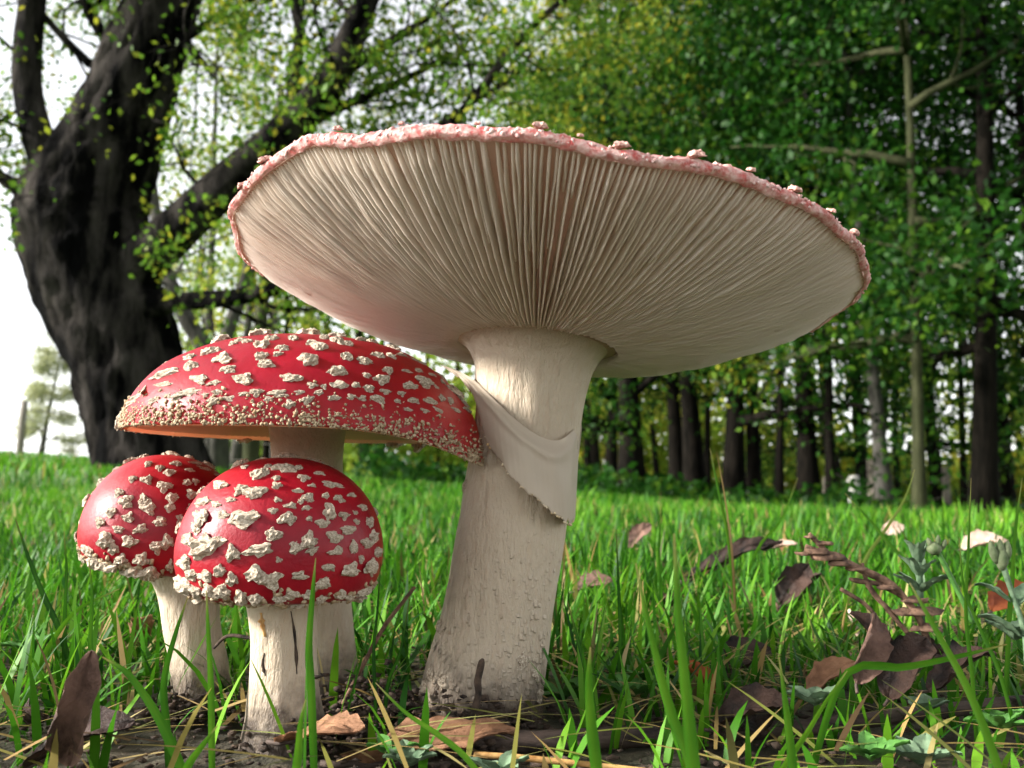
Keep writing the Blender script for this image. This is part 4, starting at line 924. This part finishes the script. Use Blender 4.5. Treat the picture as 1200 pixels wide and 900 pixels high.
HB = [  # tip first: pixel path, width px, distance, label, tint, dry
    ([(790, 625), (795, 720), (806, 830), (815, 925)], 19, .155, 'broad soft-focus green blade rising right of the thick white stem', .55, 0),
    ([(745, 660), (762, 740), (785, 830), (812, 905)], 15, .165, 'slanting bright blade leaning into the broad soft-focus one', .6, 0),
    ([(692, 758), (690, 800), (693, 850), (700, 910)], 17, .185, 'short stout upright blade at the foot of the thick white stem', .55, 0),
    ([(913, 770), (920, 820), (926, 870), (932, 930)], 14, .19, 'short upright blade crossing the thin slanting one over the dark stick', .55, 0),
    ([(993, 786), (968, 822), (945, 860), (915, 905)], 9, .20, 'thin bright blade slanting over the dark stick', .8, 0),
    ([(1066, 683), (1095, 735), (1140, 820), (1178, 925)], 14, .18, 'long blade slanting down past the curled dark leaf', .7, 0),
    ([(1138, 560), (1135, 640), (1132, 720), (1140, 800)], 7, .24, 'slim upright blade beside the bud plant', .5, 0),
    ([(1124, 630), (1130, 690), (1150, 740), (1172, 790)], 7, .24, 'slim bent blade beside the bud plant', .45, 0),
    ([(832, 525), (842, 575), (855, 640), (862, 720)], 7, .40, 'tall slim green blade next to a bleached dry stalk', .6, 0),
    ([(840, 530), (849, 580), (858, 650), (862, 735)], 4, .40, 'tall bleached dry stalk next to a slim green blade', .5, 1),
    ([(370, 654), (366, 700), (362, 760), (365, 815)], 11, .212, 'upright blade standing against the round scarlet cap', .45, 0),
    ([(242, 692), (244, 740), (247, 800), (248, 860)], 9, .215, 'upright blade in front of the gap between the two buttons', .6, 0),
    ([(220, 700), (205, 745), (192, 800), (196, 860)], 10, .225, 'curving blade across the stem of the pink-lit button', .3, 0),
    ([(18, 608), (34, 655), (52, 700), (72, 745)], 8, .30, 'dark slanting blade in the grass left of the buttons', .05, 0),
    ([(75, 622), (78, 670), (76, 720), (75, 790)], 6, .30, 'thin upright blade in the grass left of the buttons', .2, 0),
    ([(104, 655), (108, 700), (106, 760), (112, 830)], 7, .26, 'upright blade just left of the pink-lit button cap', .4, 0),
    ([(140, 690), (85, 720), (40, 790), (15, 860)], 8, .28, 'long arching blade bowing towards the pink-lit button', .65, 0),
    ([(120, 770), (150, 790), (185, 840), (212, 900)], 13, .21, 'glossy arching blade in front of the pink-lit button', .45, 0),
    ([(255, 850), (240, 870), (225, 890), (215, 910)], 11, .19, 'short bright blade in front of the cracked stem', .6, 0),
    ([(358, 820), (352, 850), (350, 880), (346, 915)], 12, .185, 'short upright bright blade in front of the cracked stem', .65, 0),
    ([(440, 800), (475, 835), (512, 860), (548, 890)], 8, .20, 'thin bright blade slanting past the foot of the thick white stem', .7, 0),
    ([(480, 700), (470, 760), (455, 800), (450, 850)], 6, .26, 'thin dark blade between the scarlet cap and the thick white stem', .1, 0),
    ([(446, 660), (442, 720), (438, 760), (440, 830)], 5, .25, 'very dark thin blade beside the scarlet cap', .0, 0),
    ([(1180, 755), (1120, 770), (1060, 782), (990, 792)], 12, .215, 'low glossy blade arching sideways over the dark stick', .45, 0),
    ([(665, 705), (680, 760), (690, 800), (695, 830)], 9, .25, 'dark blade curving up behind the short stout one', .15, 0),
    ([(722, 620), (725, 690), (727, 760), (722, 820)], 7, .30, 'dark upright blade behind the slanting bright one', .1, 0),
    ([(775, 590), (772, 650), (775, 700), (778, 760)], 6, .42, 'upright soft blade far behind the broad one', .4, 0),
    ([(935, 560), (915, 610), (890, 640), (870, 690)], 5, .50, 'thin arching blade in the grass before the wood', .6, 0),
    ([(1072, 550), (1060, 585), (1035, 625), (1012, 660)], 6, .42, 'pale arching blade in front of the olive-green trunk', .7, .3),
    ([(990, 578), (1015, 605), (1040, 635), (1066, 668)], 6, .40, 'slanting blade meeting the pale arching one', .6, 0),
    ([(1198, 560), (1190, 620), (1186, 680), (1182, 740)], 9, .28, 'upright blade behind the bud plant', .55, 0),
]
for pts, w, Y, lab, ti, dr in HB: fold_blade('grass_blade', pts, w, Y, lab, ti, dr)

# ------------------------------------------------------------------ dead leaves, sticks, weeds
def leaf_mesh(name, L, W, seed, cup=.4, bend=.5, lobes=.08, twist=0.0, nu=33, nv=17):
    rng = np.random.default_rng(seed); u = np.linspace(0, 1, nu)[:, None]; v = np.linspace(-1, 1, nv)[None]
    wd = np.sin(np.pi * np.clip(u, 0.01, .99) ** .8) ** .75 * (1 + lobes * np.sin(u * 23 + seed) + lobes * .6 * np.sin(u * 41 + 2 * seed))
    y = v * wd * W / 2; x = u * L + 0 * v
    a = v * cup * 2.2; rad = W / 2 / max(cup * 2.2, 1e-3)
    y2 = rad * np.sin(a * wd); z2 = rad * (1 - np.cos(a * wd))
    z = z2 + bend * L * .35 * (np.sin(u * 2.6 - .6)) + .018 * L * np.abs(np.sin(u * 13 - np.abs(v) * 3.2)) ** .7 * np.abs(v) ** .5 - .03 * L * np.exp(-(v / .12) ** 2)
    tw = twist * (u - .5); Y = y2 * np.cos(tw) - z * np.sin(tw); Z = y2 * np.sin(tw) + z * np.cos(tw)
    V = np.stack([x, Y, Z], -1).reshape(-1, 3); V = V + fbm(V, 6 / L, seed, 3)[:, None] * L * .05 * np.array([0, .5, 1])
    i = np.arange(nu - 1)[:, None] * nv; j = np.arange(nv - 1)[None]
    q = np.stack([i + j, i + nv + j, i + nv + j + 1, i + j + 1], -1).reshape(-1, 4)
    th = .00035; n0 = len(V); V = np.vstack([V, V - [0, 0, th]])
    return V, np.vstack([q, q[:, ::-1] + n0]), np.zeros((0, 3), int)
def dead_leaf(p, L, W, rot, mat, label, seed, cup=.4, bend=.5, lobes=.08, twist=.5, group=None, rib=True):
    V, q, t = leaf_mesh('dead_leaf', L, W, seed, cup, bend, lobes, twist)
    o = obj('dead_leaf', mesh_np('dead_leaf', V, q), M[mat], None, p); o.rotation_euler = rot
    tag(o, label, 'leaf', group)
    if rib:
        mid_ = V[:len(V) // 2].reshape(33, 17, 3)[::2, 8]; st = np.vstack([[mid_[0] - [L * .12, 0, -L * .01]], mid_ + [0, 0, -.0004]])
        Vr, qr, tr = tube(st, np.linspace(.0007, .0002, 18) * L / .03, 5); obj('midrib', mesh_np('midrib', Vr, qr, tr), M['twig'], o)
    return o
R_ = math.radians
dead_leaf(at(78, 900, .205), .026, .014, (R_(95), R_(-82), R_(10)), 'deadleaf', 'purplish brown curled leaf standing upright in the grass', 3, .9, .35, .10, .6)
dead_leaf(at(20, 893, .215), .026, .018, (R_(10), R_(-12), R_(20)), 'deadleaf_dark', 'dark brown leaf lying beside the upright curled one', 4, .4, .3)
dead_leaf(at(400, 886, .235), .045, .020, (R_(6), R_(-4), R_(8)), 'deadleaf_tan', 'flat tan-brown leaf lying before the thick white stem', 5, .15, .15)
dead_leaf(at(325, 862, .238), .026, .016, (R_(4), R_(-6), R_(-20)), 'deadleaf_tan', 'small tan leaf at the foot of the cracked stem', 6, .2, .2)
dead_leaf(at(1040, 812, .25), .021, .016, (R_(35), R_(-35), R_(35)), 'deadleaf_dark', 'large rolled dark brown leaf on the soil below the dried stalk', 7, .75, .5, .10, .6)
dead_leaf(at(1085, 800, .265), .021, .014, (R_(12), R_(-14), R_(-10)), 'deadleaf_dark', 'black-brown leaf crumpled behind the rolled one', 8, .5, .6, .12, -.5)
dead_leaf(at(1010, 800, .24), .020, .012, (R_(55), R_(-55), R_(60)), 'deadleaf', 'greyish curled leaf tip leaning on the rolled dark leaf', 9, .7, .4)
dead_leaf(at(1050, 772, .26), .017, .009, (R_(-40), R_(-40), R_(160)), 'deadleaf_dark', 'black leaf end poking up behind the rolled leaf', 10, .5, .5)
dead_leaf(at(945, 805, .27), .017, .010, (R_(20), R_(-20), R_(10)), 'deadleaf_tan', 'orange-tan leaf fragment among straw', 11, .3, .3)
dead_leaf(at(835, 842, .25), .022, .018, (R_(8), R_(-5), R_(0)), 'deadleaf_dark', 'nearly black leaf lying behind the dark stick', 12, .3, .4)
dead_leaf(at(805, 672, .52), .060, .014, (R_(30), R_(-14), R_(8)), 'deadleaf_dark', 'long dark leaf with pale tip caught up in the grass', 13, .5, .25)
dead_leaf(at(905, 640, .54), .016, .010, (R_(10), R_(-5), R_(10)), 'deadleaf_pale', 'small pale leaf tip on the long dark leaf', 14, .2, .1)
dead_leaf(at(1162, 712, .36), .019, .012, (R_(40), R_(-25), R_(15)), 'deadleaf_red', 'orange-red leaf half hidden behind the bud plant', 15, .3, .3)
dead_leaf(at(1128, 640, .62), .032, .020, (R_(25), R_(-4), R_(4)), 'deadleaf_pale', 'pinkish pale leaf resting on the grass before the dark trunks', 16, .5, .2)
dead_leaf(at(1034, 622, .80), .020, .014, (R_(60), R_(-10), R_(0)), 'deadleaf_pale', 'whitish leaf on the grass before the low post fence', 17, .2, .2)
dead_leaf(at(672, 690, .45), .020, .014, (R_(30), R_(-10), R_(0)), 'deadleaf', 'brown leaf in the grass right beside the thick white stem', 18, .4, .3)
dead_leaf(at(735, 640, .60), .022, .014, (R_(50), R_(-40), R_(0)), 'deadleaf', 'brown leaf standing in the grass behind the slanting blade', 19, .5, .3)
dead_leaf(at(915, 705, .42), .024, .016, (R_(40), R_(-40), R_(30)), 'deadleaf_dark', 'dark leaf standing in the grass below the long dark leaf', 20, .5, .3)
dead_leaf(at(840, 790, .33), .026, .018, (R_(20), R_(-10), R_(30)), 'deadleaf_dark', 'dark crumpled leaf in shade below the bleached stalk', 21, .5, .4)
rg = np.random.default_rng(8); kinds = ['deadleaf', 'deadleaf_dark', 'deadleaf_tan', 'deadleaf_red', 'deadleaf_pale']
WORD = ['purple-brown', 'blackish', 'tan', 'orange-red', 'pale pinkish']
for k in range(46):
    Y = rg.uniform(.21, .75); x = rg.uniform(-.62, .62) * Y
    if min(np.hypot(x - c[0], Y - c[1]) - r for c, r in STEMS) < .012: continue
    if any(abs(x / Y - c[0] / c[1]) < .14 and Y < c[1] for c, r in STEMS): continue
    kk = int(rg.integers(0, 3) if rg.random() < .8 else rg.integers(0, 5))
    dead_leaf((x, Y, float(terrain(x, Y)) + rg.uniform(.002, .012)), rg.uniform(.010, .026), rg.uniform(.006, .014), (rg.normal(0, .5), rg.normal(-.2, .4), rg.uniform(0, 6.28)), kinds[kk], 'small withered %s leaf scattered in the turf' % WORD[kk], 50 + k, rg.uniform(.1, .8), rg.uniform(.1, .6), .1, rg.uniform(-.8, .8), 'small withered leaves in the turf, ' + WORD[kk], False)

def stick(name, rows, Y, label, mat, cat='stick', seed=1, rough=.18, n=40, seg=10, ydel=None):
    P, Rr = pxpath([(a, b, w, Y if len(x) == 0 else x[0]) for a, b, w, *x in rows], n); b0 = P[0].copy()
    V, q, t = tube(P, Rr, seg, rough, 400, seed); return tag(obj(name, mesh_np(name, V - b0, q, t), M[mat], None, b0), label, cat)
stick('fallen_stick', [(455, 862, 20), (520, 868, 24), (600, 870, 25), (690, 866, 24), (770, 862, 22)], .252, 'thick dark stick lying before the thick white stem', 'twig', seed=3)
stick('fallen_stick', [(770, 862, 18, .262), (850, 858, 20, .262), (950, 852, 18, .262), (1060, 838, 17, .265), (1200, 822, 15, .27), (1260, 816, 13, .27)], .262, 'long dark stick lying on the soil below the rolled leaf', 'twig', seed=4)
stick('straw_stalk', [(555, 884, 6), (600, 887, 7), (650, 892, 7), (720, 899, 6), (800, 908, 5)], .222, 'orange dry straw stalk lying along the soil', 'straw', 'stalk', 5, .06)
stick('twig', [(566, 772, 3), (564, 778, 8), (560, 797, 9), (561, 812, 7), (557, 830, 9), (556, 850, 7)], .258, 'short black twig leaning against the thick white stem', 'crumb', 'twig', 6, .4, 24)
stick('twig', [(340, 745, 4, .27), (300, 748, 4, .275), (268, 745, 4, .28), (250, 760, 3, .28)], .27, 'thin black twig lodged between the two button stems', 'crumb', 'twig', 7, .1, 16, 6)
stick('twig', [(486, 688, 4, .30), (450, 735, 5, .29), (420, 790, 5, .28), (402, 825, 5, .27)], .28, 'bent dark stalk leaning behind the scarlet button', 'dry_stalk', 'twig', 8, .1, 16, 6)
stick('twig', [(1040, 745, 4, .27), (1018, 712, 5, .27), (985, 690, 5, .27)], .27, 'thin brown side twig of the dried stalk', 'dry_stalk', 'twig', 9, .1, 12, 6)

# dried stalk with withered seed heads
ds = thing('dried_stalk', 'withered brown stalk with crumpled seed heads arching over the grass', 'plant', at(1090, 765, .27)); db = np.array(ds.location)
for rows in ([(1090, 765, 8), (1078, 728, 8), (1050, 690, 9), (1010, 668, 9), (970, 652, 8), (944, 640, 5)], [(1060, 700, 6), (1030, 685, 6), (1003, 680, 5), (995, 678, 3)], [(1078, 760, 6), (1050, 725, 6), (1020, 690, 6), (1010, 660, 4)], [(972, 650, 6), (958, 636, 6), (948, 625, 4)]):
    P, Rr = pxpath([(a, b, w, .27) for a, b, w in rows], 22); V, q, t = tube(P, Rr, 8, .55, 700, 3); obj('stalk', mesh_np('stalk', V - db, q, t), M['dry_stalk'], ds)
for k, (a, b, w) in enumerate([(945, 650, 16), (958, 648, 22), (970, 655, 26), (985, 662, 20), (968, 638, 14), (950, 630, 10), (1003, 668, 16), (1070, 705, 26), (1060, 720, 22), (1082, 720, 26), (1040, 690, 16), (1085, 738, 24)]):
    V = lump(70 + k, IV2, .9, .5) * w * .5 * mpp(.27) * [1.3, .7, .6] + at(a, b, .269) - db; obj('seed_head', mesh_np('seed_head', V, None, IF2), M['dry_stalk'], ds)

def small_leaf(L, W, seed, bend=.4, cup=.25):
    V, q, t = leaf_mesh('leaf', L, W, seed, cup, bend, .02, 0, 15, 7); return V, q
def rosette(p, n, L, W, up, mat, label, seed, name='small_weed', group=None, tiers=1, hgt=0.0):
    rg = np.random.default_rng(seed); r = thing(name, label, 'weed', p, group)
    for tr in range(tiers):
        for k in range(n):
            V, q = small_leaf(L * rg.uniform(.75, 1.15) * (1 - .15 * tr), W * rg.uniform(.8, 1.15), seed * 50 + k + tr * 9)
            o = obj('leaf', mesh_np('leaf', V, q), M[mat], r, (0, 0, hgt * tr / max(1, tiers - 1) if tiers > 1 else 0)); o.rotation_euler = (0, -up - .25 * tr + rg.normal(0, .12), 6.283 * (k + .4 * tr) / n + rg.normal(0, .2))
    if tiers > 1:
        V, q, t = tube(np.array([[0, 0, -.02], [0, 0, hgt * .5], [0, 0, hgt]]), [.0012, .0011, .0008], 6); obj('stalk', mesh_np('stalk', V, q, t), M[mat], r)
    return r
rosette(at(1078, 690, .275), 7, .0095, .0026, .35, 'weed_grey', 'woolly grey-green weed shoot above the dried stalk', 1, tiers=3, hgt=.0085)
WWH = ['right behind the short stout blade', 'behind the slanting bright blade', 'grey-green, beside the flat tan leaf', 'bright green, at the tip of the flat tan leaf', 'grey-green, by the orange straw stalk', 'grey-green, under the orange-tan leaf fragment', 'grey-green, below the rolled dark leaf', 'fresh green, in front of the long dark stick', 'grey-green, in front of the long dark stick', 'grey-green, behind the short upright blade', 'grey-green, at the foot of the bud stalk', 'deep in the grass left of the buttons', 'at the far end of the long dark stick', 'in the grass below the bleached stalk', 'tight against the thick white stem']
for k, (a, b, Y, n, L, W, m_) in enumerate([(735, 815, .29, 7, .016, .006, 'weed_green'), (760, 800, .31, 6, .018, .007, 'weed_green'), (480, 893, .215, 7, .009, .004, 'weed_grey'), (455, 880, .22, 6, .008, .0035, 'weed_green'), (585, 905, .21, 6, .010, .004, 'weed_grey'), (955, 822, .25, 6, .010, .006, 'weed_grey'), (1085, 830, .25, 5, .009, .006, 'weed_grey'), (1020, 885, .21, 7, .010, .006, 'weed_green'), (1080, 890, .215, 7, .010, .006, 'weed_grey'), (900, 830, .27, 5, .011, .006, 'weed_grey'), (1190, 745, .27, 6, .011, .006, 'weed_grey'), (40, 760, .30, 6, .012, .006, 'weed_green'), (1170, 850, .24, 6, .011, .006, 'weed_green'), (860, 780, .36, 6, .016, .006, 'weed_green'), (660, 820, .30, 5, .016, .006, 'weed_green')]):
    p = at(a, b, Y); p[2] = max(p[2], .002); rosette(p, n, L * .85, W * .85, .22, m_, 'low weed rosette of oval leaves ' + WWH[k], 10 + k)

# bud plants
def bud_plant(rows, Y, buds, label, mat, leaves=()):
    P, Rr = pxpath([(a, b, w, Y) for a, b, w in rows], 20); b0 = P[0].copy(); r = thing('bud_plant', label, 'plant', b0)
    V, q, t = tube(P, Rr, 8, .08, 300, 2); obj('stalk', mesh_np('stalk', V - b0, q, t), M[mat], r)
    for k, (a, b, w, h, lean) in enumerate(buds):
        s = np.linspace(0, 1, 9); c = at(a, b, Y); hh = h * mpp(Y); ww = w * mpp(Y) / 2
        pts = np.stack([c[0] + lean * s * hh, c[1] + 0 * s, c[2] + s * hh], -1); V, q, t = tube(pts, ww * (np.sin(np.pi * (s * .86 + .12)) ** .8), 10, .12, 500, k); obj('bud', mesh_np('bud', V - b0, q, t), M['bud'], r)
    for k, (a, b, L, W, rz, up) in enumerate(leaves):
        V, q = small_leaf(L, W, 300 + k, .5, .3); o = obj('leaf', mesh_np('leaf', V, q), M['weed_grey'], r, at(a, b, Y) - b0); o.rotation_euler = (0, -up, rz)
bud_plant([(1204, 790, 6), (1200, 740, 6), (1186, 695, 6), (1176, 665, 7)], .262, [(1174, 668, 14, 28, .05), (1168, 660, 10, 26, -.25), (1179, 658, 10, 24, .15), (1173, 654, 9, 22, 0)], 'stalk with pale green closed buds beside the slim upright blade', 'weed_grey', [(1186, 700, .010, .005, 2.6, .2), (1190, 705, .011, .006, .4, .3), (1198, 740, .012, .007, 2.9, .2), (1200, 750, .012, .007, .2, .1)])
bud_plant([(1140, 730, 6), (1126, 700, 6), (1112, 672, 6), (1098, 645, 6)], .262, [(1096, 650, 17, 15, -.1), (1092, 642, 6, 12, -.4), (1099, 640, 6, 13, .1), (1104, 644, 6, 12, .4)], 'stalk with one ragged yellowish bud above the dried stalk', 'weed_green')

# ------------------------------------------------------------------ soil crumbs
rg = np.random.default_rng(91); n = 4200; Y = .19 + .3 * rg.random(n) ** 1.4; X = rg.uniform(-.6, .6, n) * Y
k = n // 3; ctr = np.array([base_le + [.004, -.014, 0], base_big + [-.030, -.008, 0], base_fr + [.016, -.004, 0], base_big + [.0, -.024, 0], base_mid + [0.01, -.02, 0]])
pick = ctr[rg.integers(0, 5, k)]; X[:k] = pick[:, 0] + rg.normal(0, .008, k); Y[:k] = pick[:, 1] + rg.normal(0, .005, k)
for c_, r_s in ((base_big, .0215), (base_mid, .0085), (base_fr, .0115), (base_le, .0105)):
    dx_, dy_ = X - c_[0], Y - c_[1]; dd_ = np.hypot(dx_, dy_); push = np.where(dd_ < r_s, (r_s + rg.exponential(.0015, n)) / np.maximum(dd_, 1e-4), 1); X = c_[0] + dx_ * push; Y = c_[1] + dy_ * push
Ps = np.stack([X, Y, rg.uniform(-.001, .003, n) + np.where(np.arange(n) < k, rg.exponential(.0022, n), 0)], -1)
Vc, Tc = crumbs(Ps, np.tile([[0., 0, 1]], (n, 1)), rg.uniform(.0004, .0017, n) , 92, flat=.5)
tag(obj('soil_crumbs', mesh_np('soil_crumbs', Vc, None, Tc), M['crumb']), 'dark crumbs of soil heaped round the stem feet', kind='stuff')
